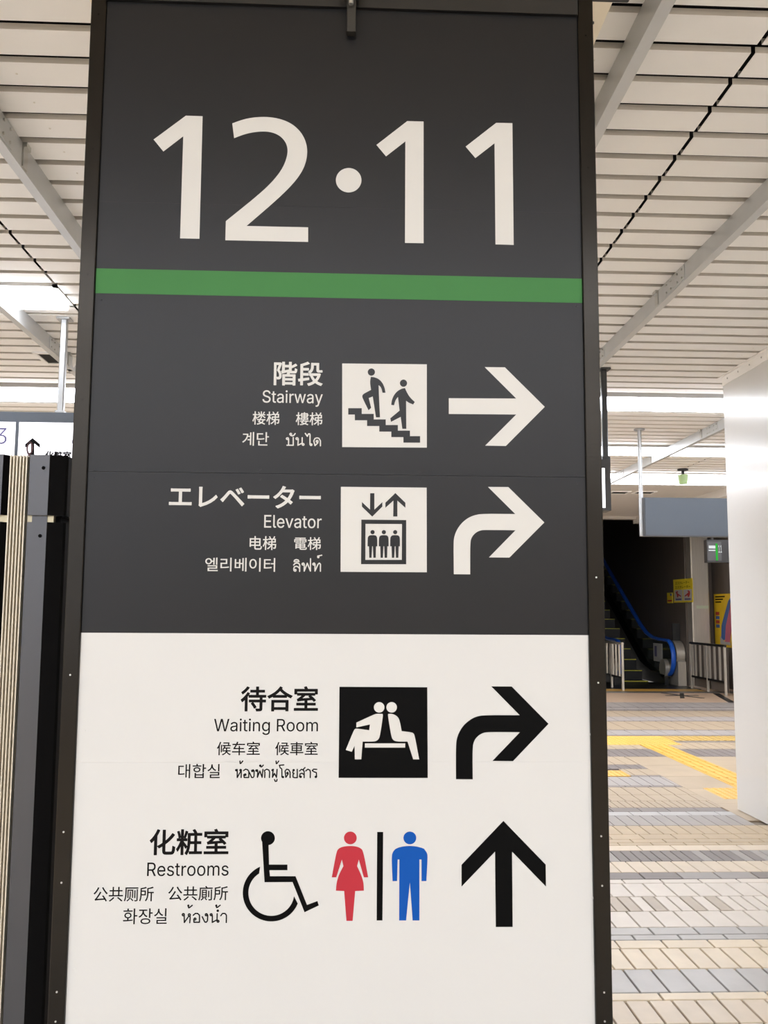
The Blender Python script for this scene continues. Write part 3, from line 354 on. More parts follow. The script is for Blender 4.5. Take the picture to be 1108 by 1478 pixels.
struct(MB().box((7.7, 14.5, 0), (7.85, 19.15, CZ)).build('wall_right_side', 'wall_brown'), 'dark brown wall carrying the tall yellow poster', 'wall')

# ---- ceiling slats
def slat_prof(w_=0.1415, h=0.022, t=0.0025):
    return [(0, h), (0, 0), (w_, 0), (w_, h), (w_ - t, h), (w_ - t, t), (t, t), (t, h)]
LAMPS = [(5.31, 5.68, [(-1.72 - 3.092, -1.72)]), (7.83, 8.28, None), (10.25, 10.68, None), (12.25, 13.1, None),
         (-1.9, -1.45, None), (-4.5, -4.05, None), (-7.1, -6.65, None)]  # unseen rows behind the camera, added to light the sign's front
def lampspan(y0, y1):
    for a, b, seg in LAMPS:
        if y1 > a + 0.01 and y0 < b - 0.01: return (a, b, seg)
    return None
SEG = [(J[i] + 0.008, J[i+1] - 0.008) for i in range(len(J) - 1)]
rest = MB(); cache = {}; proto_slats = {}
k0 = int((YN - S0) / PITCH) + 1
k = k0
while S0 + 0.045 + k * PITCH + 0.14 < 13.38:
    y = S0 + 0.045 + k * PITCH
    ls = lampspan(y, y + 0.1415)
    for (a, b) in SEG:
        if ls and (ls[2] is None or any(a >= s0 - 0.1 and b <= s1 + 0.1 for s0, s1 in ls[2])): continue
        a2, b2 = max(a, XL), min(b, XR)
        if b2 - a2 < 0.05: continue
        if 2.4 < y < 9.0 and a in (SEG[2][0], SEG[3][0], SEG[4][0]) or (2.4 < y < 9.0 and abs(a - SEG[1][0]) < 1e-6 and y > 4):
            key = round(b2 - a2, 3)
            if key not in proto_slats:
                mb = MB(); L_ = b2 - a2
                pr = slat_prof(); n = len(pr)
                mb.prism(pr, -L_/2, L_/2)
                # the upturned legs carry a duller colour
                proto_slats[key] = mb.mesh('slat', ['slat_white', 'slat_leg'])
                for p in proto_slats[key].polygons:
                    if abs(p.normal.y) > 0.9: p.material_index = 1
            o = bpy.data.objects.new('slat', proto_slats[key]); COL.objects.link(o); o.parent = ceiling
            o.location = Vector(((a2+b2)/2, y, CZ)) - world_loc(ceiling)
        else:
            rest.prism([(u + y, v + CZ) for u, v in slat_prof()], a2, b2)
    k += 1
ro = rest.build('slat', ['slat_white', 'slat_leg'], ceiling); ro['kind'] = 'stuff'
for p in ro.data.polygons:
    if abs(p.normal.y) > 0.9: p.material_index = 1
scr = MB()
for k in range(0, 30):
    y = S0 + 0.045 + k * PITCH + 0.07
    for i in (2, 3, 4):
        for fx in (0.17, 0.5, 0.83):
            X = SEG[i][0] + (SEG[i][1] - SEG[i][0]) * fx
            if not lampspan(y - 0.07, y + 0.07): scr.cyl((X, y), 0.0045, CZ - 0.0015, CZ + 0.001, n=6)
scr.build('screw', 'slat_leg', ceiling)['kind'] = 'stuff'

# ---- ceiling lamps (one thing per module)
def lamp(a, b, y0, y1, m, label, group):
    t = thing('ceiling_light', label, 'ceiling light', ((a+b)/2, (y0+y1)/2, CZ), group)
    MB().box((a + 0.03, y0 + 0.03, CZ - 0.035), (b - 0.03, y1 - 0.03, CZ + 0.01)).build('diffuser', m, t)
    h = MB(); h.box((a, y0, CZ + 0.012), (b, y1, CZ + 0.08))
    h.box((a, y0, CZ - 0.004), (b, y0 + 0.028, CZ + 0.012)); h.box((a, y1 - 0.028, CZ - 0.004), (b, y1, CZ + 0.012))
    h.box((a, y0, CZ - 0.004), (a + 0.028, y1, CZ + 0.012)); h.box((b - 0.028, y0, CZ - 0.004), (b, y1, CZ + 0.012))
    h.build('housing', 'slat_white', t)
names = {5.31: 'glaring ceiling lamp at the upper left, left of the dark zigzag ceiling joint', 7.83: 'long white lamp band, the nearest crossing the whole ceiling',
         10.25: 'second white lamp band across the ceiling, before the grey board', 12.25: 'wide farthest lamp band, behind the green alarm lamp',
         -1.9: 'added unseen lamp band close behind the photographer', -4.5: 'added unseen lamp band midway to the rear wall behind the photographer', -7.1: 'added unseen lamp band nearest the rear wall behind the photographer'}
for (y0, y1, seg) in LAMPS:
    a, b = seg[0] if seg else (XL + .02, XR - .02)
    lamp(a, b, y0, y1, 'lamp_glow_cool' if y0 > 12 else ('lamp_glow' if y0 > 0 else 'added_lamp_glow'), names[y0], None)

# ---- steel channels under the slats
def channel(X, s, y0, y1, h, label):
    """web at X facing the camera's side, flanges pointing away (s = +1 right, -1 left)"""
    t = thing('ceiling_beam', label, 'beam', (X, (y0+y1)/2, CZ - h))
    z0, z1 = CZ - h, CZ; wd = 0.042; tk = 0.003
    pr = [(X, z0), (X + s*wd, z0), (X + s*wd, z0 + 0.012), (X + s*(wd - tk), z0 + 0.012), (X + s*(wd - tk), z0 + tk), (X + s*tk, z0 + tk),
          (X + s*tk, z1 - tk), (X + s*wd, z1 - tk), (X + s*wd, z1), (X, z1)]
    MB().prism(pr, y0, y1, 'Y').build('channel', 'beam_galv', t)
    yy = y0 + 1.15
    while yy < y1:
        pl = MB().box((X - s*0.004, yy, z0 + 0.012), (X, yy + 0.3, z1 - 0.006)).build('splice_plate', 'beam_galv', t)
        for q in (0.03, 0.1, 0.2, 0.27):
            for zz in (0.25, 0.75):
                MB().cyl((yy + q, z0 + h*zz), 0.006, X - s*0.011, X - s*0.004, 'X', 6).build('bolt', 'zinc', pl)
        MB().box((X - s*0.018, yy + 0.42, z1 - 0.02), (X, yy + 0.47, z1)).box((X - s*0.006, yy + 0.42, z0 + 0.008), (X, yy + 0.47, z1 - 0.02)).build('clip', 'zinc', t)
        yy += 1.55
channel(0.915, 1, 0.5, 12.2, 0.105, 'tan lit steel ceiling channel touching the upper right corner of the big sign')
channel(1.835, 1, 0.5, 12.2, 0.095, 'grey galvanised ceiling channel running in from the right picture edge')
channel(3.69, 1, 3.0, 13.1, 0.1, 'bright white ceiling channel crossing above the hanging grey board')
channel(-1.335, -1, 0.5, 12.2, 0.11, 'galvanised ceiling channel at the upper left beside the big sign')
channel(-2.07, -1, 0.5, 12.2, 0.1, 'ceiling channel running under the glaring lamp on the left')
d = thing('ceiling_duct', 'cream ceiling casing just above the big sign', 'duct', (0, 2.4, CZ - 0.1))
MB().bbox((-0.775, -1.0, CZ - 0.1), (0.775, 4.0, CZ - 0.001), 0.004).build('casing', 'duct_cream', d)
for X in (-0.74, 0.74):
    for Y in (0.6, 1.6, 2.6, 3.6): MB().cyl((X, Y), 0.006, CZ - 0.104, CZ - 0.1, n=8).build('screw', 'steel_dark', d)
tr = MB().box((5.75, 12.9, CZ - 0.13), (6.5, YF, CZ)).build('trim_1', 'ceiling_smooth'); struct(tr, 'pale downstand under the ceiling leading to the escalator', 'trim')
tr = MB().box((5.0, YF - 0.2, CZ - 0.05), (9.0, YF + 0.02, CZ + 0.2)).build('trim_2', 'ceiling_smooth'); struct(tr, 'pale ceiling edge before the escalator shaft', 'trim')

# ---- ceiling fittings
def hatch(px0, py0, px1, py1, label):
    a = on_z(px0, py0, CZ); b = on_z(px1, py1, CZ); t = thing('ceiling_hatch', label, 'hatch', ((a[0]+b[0])/2, (a[1]+b[1])/2, CZ - 0.01))
    x0, x1 = sorted((a[0], b[0])); y0, y1 = sorted((a[1], b[1]))
    f_ = MB(); r = 0.03
    f_.box((x0-r, y0-r, CZ-0.012), (x1+r, y0, CZ)).box((x0-r, y1, CZ-0.012), (x1+r, y1+r, CZ)).box((x0-r, y0, CZ-0.012), (x0, y1, CZ)).box((x1, y0, CZ-0.012), (x1+r, y1, CZ))
    f_.build('rim', 'slat_white', t); MB().box((x0, y0, CZ - 0.006), (x1, y1, CZ)).build('opening', 'plenum', t)
hatch(54, 509, 92, 523, 'dark rectangular ceiling opening left of the big sign')
hatch(885, 709, 901, 712, 'left of the two dark slots in the far smooth ceiling')
hatch(921, 709, 938, 712, 'right of the two dark slots in the far smooth ceiling')
p = on_z(98, 516, CZ)
dm = thing('dome_camera', 'small white dome camera under the ceiling left of the big sign', 'camera', (p[0], p[1], CZ - 0.1))
MB().cyl((p[0], p[1]), 0.06, CZ - 0.05, CZ, n=20).build('base', 'slat_white', dm)
MB().cyl((p[0], p[1]), 0.035, CZ - 0.1, CZ - 0.05, n=20, r2=0.058).build('dome', 'slat_white', dm, smooth=True)
MB().cyl((p[0], p[1] - 0.045), 0.016, CZ - 0.095, CZ - 0.075, n=12).build('lens', 'black_metal', dm)
p = on_z(985, 677, CZ)
al = thing('alarm_lamp', 'small green alarm lamp hanging under the far ceiling', 'alarm lamp', (p[0], p[1], CZ - 0.2))
MB().cyl((p[0], p[1]), 0.07, CZ - 0.02, CZ, n=16).cyl((p[0], p[1]), 0.018, CZ - 0.09, CZ - 0.02, n=10).build('mount', 'steel_dark', al)
MB().cyl((p[0], p[1]), 0.055, CZ - 0.2, CZ - 0.08, n=16, r2=0.07).build('lens', 'alarm_green', al, smooth=True)

# ---- floor tiles
FR = [  # far y, near y, materials, tile pitch, a joint at px x on the far edge
 (1443.5, 1478, ['tile_beige'], .0922, 900.5), (1432.5, 1443.5, ['tile_cream'], .216, 949), (1398.4, 1432.5, ['tile_bluegrey'], .120, 897.5),
 (1368.5, 1398.4, ['tile_cream'], .0912, 893), (1356.5, 1368.5, ['tile_beige', 'tile_cream'], .216, 885.5), (1349, 1356.5, ['tile_bluegrey'], .217, 910.5),
 (1338.2, 1349, ['tile_bluegrey'], .217, 934), (1314.9, 1338.2, ['tile_pale'], .120, 902.6), (1293.8, 1314.9, ['tile_pale', 'tile_taupe', 'tile_pale'], .067, 961),
 (1274.7, 1293.8, ['tile_pale'], .118, 896), (1268.8, 1274.7, ['tile_pale'], .219, 896), (1258.8, 1268.8, ['tile_grey', 'tile_grey', 'tile_dark'], .220, 974),
 (1243, 1258.8, ['tile_beige'], .093, 901.6), (1227.5, 1243, ['tile_dark', 'tile_dark', 'tile_grey'], .064, 893), (1220, 1227.5, ['tile_beige'], .219, 918),
 (1216, 1220, ['tile_tan'], .219, 890), (1211, 1216, ['tile_tan'], .219, 955), (1204, 1211, ['tile_tan'], .219, 967), (1191.5, 1204, ['tile_tan'], .095, 902),
 (1177, 1191.5, ['tile_grey'], .093, 886), (1171.5, 1177, ['tile_bluegrey'], .22, 948), (1165.7, 1171.5, ['tile_dark'], .22, 918), (1156, 1165.7, ['tile_sand'], .06, 890),
 (1147, 1156, ['tile_sand'], .12, 890), (1136, 1147, ['tile_sand'], .12, 895), (1133.8, 1136, ['tile_dark'], .22, 900), (1121, 1133.8, ['tile_grey'], .1, 905),
 (1118.8, 1121, ['tile_dark'], .22, 900), (1109.7, 1118.8, ['tile_sand'], .12, 900), (1103.5, 1109.7, ['tile_dark'], .1, 900), (1092, 1103.5, ['tile_sand'], .12, 900),
 (1081, 1092, ['tile_dark'], .1, 900), (1071.5, 1081, ['tile_sand'], .12, 900), (1069.3, 1071.5, ['tile_dark'], .22, 900), (1062.5, 1069.3, ['tile_sand'], .3, 900),
 (1060.8, 1062.5, ['tile_dark'], .22, 900), (1054, 1060.8, ['tile_grey'], .22, 900), (1053.2, 1054, ['tile_dark'], .22, 900), (1041.2, 1053.2, ['tile_sand'], .22, 900),
 (1040.3, 1041.2, ['tile_dark'], .22, 900), (1034.5, 1040.3, ['tile_grey'], .22, 900), (1026, 1034.5, ['tile_sand'], .22, 900), (1024, 1026, ['tile_dark'], .22, 900),
 (1021.5, 1024, ['tile_grey'], .22, 900), (1020.5, 1021.5, ['tile_dark'], .22, 900), (1013.7, 1020.5, ['tile_grey'], .22, 900)]
rows = []
for fy, ny, ms, pt, jx in FR:
    a = on_z(jx, fy); rows.append((on_z(950, ny)[1], on_z(950, fy)[1], ms, pt, a[0]))
y = rows[0][0]
pool = [(['tile_cream'], .216, .1), (['tile_bluegrey'], .12, .24), (['tile_pale'], .0912, .24), (['tile_beige'], .216, .1), (['tile_grey'], .217, .085), (['tile_beige'], .0922, .24)]
near = []
while y > YN + 7:
    ms, pt, dp = random.choice(pool); near.append((y - dp, y, ms, pt, random.random() * .2)); y -= dp
rows = list(reversed(near)) + rows
tile_cache = {}; stuff = MB(); tmats = ['tile_cream', 'tile_beige', 'tile_pale', 'tile_taupe', 'tile_tan', 'tile_sand', 'tile_bluegrey', 'tile_grey', 'tile_dark']
G = 0.0045; ntile = 0
TAC = []   # rectangles kept free for other paving: x0,y0,x1,y1
smooth_r = (2.95, 6.75, 6.2, on_z(950, 1092)[1])
Ya, Yb, Yc = on_z(950, 1075.2)[1], on_z(950, 1069.3)[1], on_z(950, 1062.5)[1]
TAC += [smooth_r, (1.6, Ya, 3.88, Yc), (3.4, Ya - 2.7, 3.71, Ya), (1.9, 8.56, 2.66, 8.86)]
pillar_r = (3.03, 4.2, 3.95, 7.13)
random.seed(3)
for (y0, y1, ms, pt, jx) in rows:
    g = G if y1 < 5.5 else G * 0.7
    i0 = int((-4.2 - jx) / pt); i1 = int((8.0 - jx) / pt)
    for i in range(i0, i1):
        x0 = jx + i * pt; x1 = x0 + pt; xm = (x0+x1)/2; ym = (y0+y1)/2
        segs = [(x0 + g, x1 - g)]
        for (rx0, ry0, rx1, ry1) in TAC:
            if ry0 < ym < ry1:
                ns = []
                for (u, v_) in segs:
                    if v_ <= rx0 or u >= rx1: ns.append((u, v_)); continue
                    if u < rx0 - 0.02: ns.append((u, rx0 - 0.002))
                    if v_ > rx1 + 0.02: ns.append((rx1 + 0.002, v_))
                segs = ns
        m = random.choice(ms) if len(ms) > 1 else ms[0]
        for (u, v_) in segs:
            vis = 0.283 * ym < xm < 0.475 * ym and 3.3 < ym < 6.7
            if vis and ntile < 298:
                key = (m, round(v_-u, 4), round(y1-y0, 4))
                if key not in tile_cache:
                    W, D = v_-u, y1-y0-2*g
                    tile_cache[key] = MB().bbox((-W/2, -D/2, -0.012), (W/2, D/2, 0), 0.0018).mesh('tile', m)
                o = bpy.data.objects.new('tile', tile_cache[key]); COL.objects.link(o); o.parent = floor
                o.location = Vector(((u+v_)/2, ym, 0)) - world_loc(floor); ntile += 1
            else:
                stuff.box((u, y0 + g, -0.012), (v_, y1 - g, 0), tmats.index(m))
so = stuff.build('tile', tmats, floor); so['kind'] = 'stuff'
# plain paving where no tile pattern can be seen
pl = MB(); pl.box((XL, YN, -0.012), (XR, YN + 7, -0.001)); pl.box((XL, YN + 7, -0.012), (-4.25, YF - 0.02, -0.001)); pl.box((8.05, YN + 7, -0.012), (XR, YF, -0.001))
pl.build('plain_paving', 'floor_plain', floor)
# smooth slabs around the guide path
random.seed(5)
sx0, sy0, sx1, sy1 = smooth_r; yy = sy0
while yy < sy1 - 0.05:
    y2 = min(yy + 0.6, sy1); xx = sx0
    while xx < sx1 - 0.05:
        x2 = min(xx + 0.45, sx1) if xx > 3.7 else (3.4 if xx < 3.39 else 3.71)
        if not (abs(xx - 3.4) < 0.02 and y2 > Ya - 2.6):
            MB().box((xx + 0.002, yy + 0.002, -0.012), (x2 - 0.002, y2 - 0.002, -0.0008)).build('slab', 'slab_beige', floor)
        xx = x2
    yy = y2
def tactile(x0, y0, x1, y1, m, dots=False, ribs_x=False):
    def obj_(x0, y0, x1, y1):
        t = MB().box((x0, y0, -0.012), (x1, y1, 0.001))
        if y0 < 12:
            n = 6 if (x1-x0) > 0.2 else 4
            if dots:
                for i in range(5):
                    for j in range(5):
                        t.cyl((x0 + (i+.5)*(x1-x0)/5, y0 + (j+.5)*(y1-y0)/5), 0.016, 0.001, 0.006, n=6, r2=0.010)
            else:
                for i in range(4):
                    c = x0 + (i+.5)*(x1-x0)/4; t.box((c-.014, y0+.012, .001), (c+.014, y1-.012, .006))
        t.build('tactile_tile', m, floor)
    ny = max(1, round((y1-y0)/0.3)); nx = max(1, round((x1-x0)/0.3))
    for i in range(nx):
        for j in range(ny):
            obj_(x0+(x1-x0)*i/nx+.0015, y0+(y1-y0)*j/ny+.0015, x0+(x1-x0)*(i+1)/nx-.0015, y0+(y1-y0)*(j+1)/ny-.0015)
tactile(1.6, Ya, 3.88, Yc, 'tactile_yellow', dots=True)
tactile(3.88, Yb, 6.0, Yc, 'tactile_worn')
tactile(3.4, Ya - 2.7, 3.71, Ya, 'tactile_yellow')
tactile(3.1, 7.52, 3.395, 7.98, 'tactile_yellow', dots=True)
tactile(1.9, 8.56, 2.66, 8.86, 'tactile_yellow', dots=True)
# far landing before the escalator
Yl0, Yl1 = on_z(950, 1013.7)[1], on_z(950, 1000.2)[1]; Yp = on_z(950, 998)[1]
MB().box((-4.2, Yl0, -0.012), (8.0, Yl1, 0)).build('landing', 'slab_pink', floor)
MB().box((-4.2, Yl1, -0.012), (8.0, Yp, 0.003)).build('metal_strip', 'plate_metal', floor)
tactile(5.0, Yp, 7.0, Yp + 0.55, 'tactile_yellow')
MB().box((5.0, Yp + 0.56, -0.012), (7.1, 20.0, 0.0)).build('landing_plate', 'steel_dark', floor)
MB().box((7.1, Yp, -0.012), (8.0, 20.0, 0.0)).build('landing', 'slab_pink', floor)
c = on_z(984, 1004)
mb = MB()
for s in (-1, 1):
    mb.prism([(c[0]-.22, c[1]-s*.5), (c[0]-.14, c[1]-s*.5), (c[0]+.22, c[1]+s*.5), (c[0]+.14, c[1]+s*.5)], 0, 0.004, 'Z')
mb.box((c[0]-.3, c[1]-.04, 0), (c[0]+.3, c[1]+.04, 0.004)).build('floor_marker', 'steel_dark', floor)
mb = MB(); a = on_z(1033, 1001); b = on_z(1056, 1014)
mb.prism([(a[0]-.06, a[1]), (a[0]+.06, a[1]), (b[0]+.06, b[1]), (b[0]-.06, b[1])], 0, 0.003, 'Z').build('floor_joint', 'steel_dark', floor)

# ================================================================== THE BIG SIGN
SY = 1.8                                       # front face of the sheets
XA, XB = -0.506, 0.4805                         # sheet edges
FA, FB = -0.5365, 0.5125                       # frame outer edges
ZT = 2.757
sign = thing('station_sign', 'tall charcoal and white station direction sign with large numerals 12 and 11', 'sign', (0, 1.95, 0))
MB().box((FA + 0.012, SY + 0.012, 0.02), (FB - 0.012, 2.12, 2.85)).build('core', 'black_metal', sign)
def frame_bar(a, b): return MB().bbox(a, b, 0.0015).build('frame_bar', 'frame_black', sign)
fl_ = frame_bar((FA, SY - 0.006, 0), (XA, 2.13, 2.86)); fr_ = frame_bar((XB, SY - 0.006, 0), (FB, 2.13, 2.86))
MB().bbox((XA, SY - 0.008, ZT), (XB, SY + 0.03, 2.86), 0.0015).build('frame_bar', 'black_metal', sign); frame_bar((XA, SY - 0.006, 0), (XB, SY + 0.03, 0.1))
ZS = [ZT, on_y(480, 299, SY)[2], on_y(480, 684.5, SY)[2], on_y(480, 1100, SY)[2], 0.66, 0.1]
ZW = on_y(480, 915, SY)[2]
for i in range(5):
    g = 0.00008
    z1, z0 = ZS[i] - (.0003 if i == 2 else g), ZS[i+1] + (.0003 if i == 1 else g)
    mb = MB(); ms = 0 if i < 2 else 1
    if i == 2:
        mb.box((XA + .0005, SY, ZW), (XB - .0005, SY + 0.01, z1), 0); mb.box((XA + .0005, SY, z0), (XB - .0005, SY + 0.01, ZW), 1)
    else: mb.box((XA + .0005, SY, z0), (XB - .0005, SY + 0.01, z1), ms)
    o = mb.build('panel_sheet', ['sign_charcoal', 'sign_white'], sign)
    if i == 2: o['label'] = 'charcoal sheet with a white lower half'
    elif i > 2: o['label'] = 'white sheet'
def screw(x, z, y=SY, m='sign_charcoal', parent=sign, r=0.0028):
    s = MB().cyl((x, z), r, y - 0.0012, y, 'Y', 10); s.cyl((x, z), r*0.45, y - 0.0016, y - 0.0012, 'Y', 6)
    return s.build('screw', m, parent)
for (px, py) in ((146, 432), (135, 678), (135, 689), (375, 677), (375, 691), (606, 680), (606, 693), (833, 686), (833, 697), (832, 441)):
    q = on_y(px, py, SY); screw(q[0], q[2])
for (px, py) in ((122, 1055), (110, 1296), (107, 1400), (852, 1060), (855, 1296)):
    q = on_y(px, py, SY); screw(q[0], q[2], m='sign_white', r=0.0022)
for py in (34, 226, 405, 583, 822, 975, 1198, 1270, 1425, 1467):
    q = on_y(500, py, SY)
    screw((FA + XA)/2, q[2], SY - 0.006, 'zinc' if py > 900 else 'frame_black', r=0.0018)
    screw((FB + XB)/2, q[2] - 0.012, SY - 0.006, 'zinc' if py > 700 else 'frame_black', r=0.0018)

def loop_on(pts, u0, v0, sc, Y=SY):
    out = []
    for u, v in pts:
        q = on_y(u0 + u/sc, v0 + v/sc, Y); out.append((q[0], q[2]))
    return out
LEVEL = {0: 0.0004, 1: 0.0008}
def decal(name, m, loops, reg, sm=False, lv=0, keep=35, label=None, parent=sign):
    mb = MB(); y = SY - LEVEL[lv]
    for li, l in enumerate(loops):
        y_ = y - 0.00002*li
        hol = isinstance(l, list) and isinstance(l[0], list)
        ls = [loop_on(smooth_loop(q, 2, keep) if sm else q, *reg) for q in (l if hol else [l])]
        fill(mb, ls, lambda a, b: (a, y_, b))
    o = mb.build(name, m, parent)
    if label: o['label'] = label
    return o
def words(name, key, box_, m, stroke=0.0, Y=SY, parent=sign, off=0.0004):
    x0, y0, x1, y1 = box_; ym = (y0+y1)/2; xm = (x0+x1)/2
    mb = MB(); text_fit(mb, key, lambda a, b: (a, Y - off, b), on_y(x0, ym, Y)[0], on_y(xm, y1, Y)[2], on_y(x1, ym, Y)[0], on_y(xm, y0, Y)[2], stroke)
    return mb.build(name, m, parent)
# numerals
R1 = (200, 140, 3.693); R2 = (470, 140, 3.693)
decal('numeral', 'print_white', [[(252,100),(341,103),(324,756),(221,754),(238,210),(132,291),(80,227)]], R1)
decal('numeral', 'print_white', [[(499,141),(560,119),(620,108),(690,106),(760,118),(820,145),(865,187),(890,235),(900,285),(893,345),(870,400),(830,455),(770,517),(700,580),(575,688),(903,695),(903,773),(462,764),(465,662),(600,553),(680,485),(740,420),(775,365),(793,310),(794,270),(780,235),(750,205),(710,188),(660,183),(600,190),(555,202),(509,220)]], R1, True)
decal('dot', 'print_white', [circ(122, 444, 68, 48, 65)], R2)
decal('numeral', 'print_white', [[(434,129),(521,131),(521,780),(422,778),(424,237),(321,317),(270,256)]], R2)
decal('numeral', 'print_white', [[(908,138),(994,140),(1001,789),(904,786),(899,247),(797,326),(745,265)]], R2)
zg0 = on_y(490, 430.3, SY)[2]; zg1 = on_y(490, 394.9, SY)[2]
MB().box((XA + .0006, SY - 0.0005, zg0), (XB - .0006, SY, zg1)).build('green_stripe', 'print_green', sign)
# stairway
R = (480, 510, 6.925)
pic = decal('pictogram', 'print_white', [[(95,102),(940,110),(940,943),(95,937)]], R)
decal('stairs_symbol', 'sign_charcoal', [[(155,549),(290,549),(290,606),(410,606),(410,661),(530,661),(530,717),(651,717),(651,773),(772,773),(772,828),(873,828),(873,893),(706,893),(706,838),(585,838),(585,783),(465,783),(465,727),(343,727),(343,670),(221,670),(221,613),(155,613)]], R, lv=1, parent=pic)
decal('climbing_figure', 'sign_charcoal', [circ(386,188,36), smooth_loop([(382,236),(420,240),(465,260),(500,300),(520,350),(527,394),(498,395),(490,360),(478,335),(458,318),(462,420),(472,640),(432,641),(400,432),(360,448),(384,545),(358,570),(296,445),(295,425),(305,407),(383,366),(374,310),(374,270)], 2)], R, lv=1, parent=pic)
decal('descending_figure', 'sign_charcoal', [circ(707,299,36), smooth_loop([(722,348),(740,390),(770,440),(820,487),(803,512),(760,495),(733,475),(735,755),(695,755),(679,636),(582,686),(575,650),(668,573),(652,437),(628,465),(612,520),(584,516),(590,470),(610,420),(645,378),(690,353)], 2)], R, lv=1, parent=pic)
# elevator
R = (480, 690, 6.925)
pic = decal('pictogram', 'print_white', [[(82,88),(938,96),(940,942),(79,937)]], R)
decal('car_outline', 'sign_charcoal', [[[(286,416),(734,420),(734,862),(283,861)], [(327,458),(326,818),(690,818),(692,460)]]], R, lv=1, parent=pic)
decal('down_arrow', 'sign_charcoal', [[(374,152),(416,152),(416,316),(496,241),(496,285),(395,386),(292,286),(292,240),(373,316)]], R, lv=1, parent=pic)
decal('up_arrow', 'sign_charcoal', [[(626,150),(726,247),(726,298),(646,226),(646,385),(604,385),(606,226),(526,298),(526,247)]], R, lv=1, parent=pic)
for cx_ in (398, 511, 624):
    decal('passenger_figure', 'sign_charcoal', [circ(cx_, 541, 21, 28), smooth_loop([(cx_+a, b) for a, b in ((-50,683),(-49,600),(-42,582),(-25,571),(25,571),(40,580),(47,600),(47,683),(35,683),(32,797),(8,797),(3,683),(-4,683),(-10,797),(-33,797),(-36,683))], 1, 60)], R, lv=1, parent=pic)
# waiting room
R = (480, 980, 7.387)
pic = decal('pictogram', 'print_black', [[(72,83),(1008,88),(1013,1055),(63,1054)]], R)
decal('bench_symbol', 'print_white', [[(343,686),(772,686),(772,731),(343,731)]], R, lv=1, parent=pic)
decal('seated_figure', 'print_white', [circ(495,302,56), smooth_loop([(470,370),(530,372),(537,385),(504,605),(490,640),(465,660),(435,667),(319,667),(304,856),(236,856),(233,712),(203,775),(139,756),(222,555),(235,533),(255,527),(389,546),(397,484),(262,514),(252,516),(252,465),(440,378)], 2, 50)], R, lv=1, parent=pic)
decal('seated_figure', 'print_white', [circ(628,302,56), smooth_loop([(592,372),(620,369),(655,378),(690,400),(712,435),(735,556),(835,567),(860,577),(873,600),(921,856),(858,856),(797,667),(680,667),(645,652),(625,618),(587,385)], 2, 50)], R, lv=1, parent=pic)
# restrooms
R = (340, 1185, 3.693)
arc = [(190 + 152*math.cos(math.radians(t)), 383 - 152*math.sin(math.radians(t))) for t in range(113, 341, 5)] + [(190 + 122*math.cos(math.radians(t)), 383 - 122*math.sin(math.radians(t))) for t in range(352, 117, -5)]
decal('wheelchair_symbol', 'print_black', [circ(172,91,37), [(140,95),(175,105),(178,232),(276,232),(276,262),(180,262),(183,294),(319,294),(380,447),(436,426),(443,450),(367,486),(303,325),(154,326)], arc], R)
decal('woman_symbol', 'print_red', [circ(611,90,34), smooth_loop([(560,140),(590,133),(635,133),(665,143),(680,160),(706,300),(683,300),(656,205),(647,240),(670,290),(682,330),(683,371),(637,373),(623,532),(590,532),(578,373),(534,371),(537,330),(550,285),(574,240),(566,205),(536,300),(512,300),(537,165),(545,150)], 2)], R)
decal('divider_bar', 'print_black', [[(754,58),(786,58),(782,530),(751,530)]], R)
decal('man_symbol', 'print_blue', [circ(928,90,34), smooth_loop([(855,145),(890,135),(930,132),(970,136),(1003,147),(1020,170),(1023,190),(1016,320),(990,320),(990,205),(979,205),(979,530),(943,530),(928,327),(908,530),(871,530),(872,205),(863,205),(860,320),(836,320),(830,190),(838,162)], 2)], R)
# arrows
decal('arrow', 'print_white', [[(410,138),(612,140),(1010,535),(622,926),(415,923),(725,612),(52,606),(52,449),(725,452)]], (640, 510, 6.925))
decal('arrow', 'print_white', [[(443,89),(646,90),(1006,444),(657,795),(453,793),(718,522),(420,519),(370,522),(320,545),(280,590),(265,645),(265,963),(102,961),(99,650),(105,590),(130,520),(175,455),(240,400),(310,370),(390,357),(716,360)]], (640, 690, 6.925), True)
decal('arrow', 'print_black', [[(476,74),(680,75),(1048,448),(693,821),(487,819),(762,532),(450,530),(395,537),(340,570),(303,620),(288,690),(291,1003),(123,1002),(123,660),(132,590),(160,520),(205,455),(270,402),(340,370),(430,361),(760,362)]], (640, 980, 6.925), True)
decal('arrow', 'print_black', [[(563,72),(1014,538),(1017,773),(655,400),(662,1203),(482,1203),(474,400),(117,773),(117,540)]], (650, 1175, 7.387))
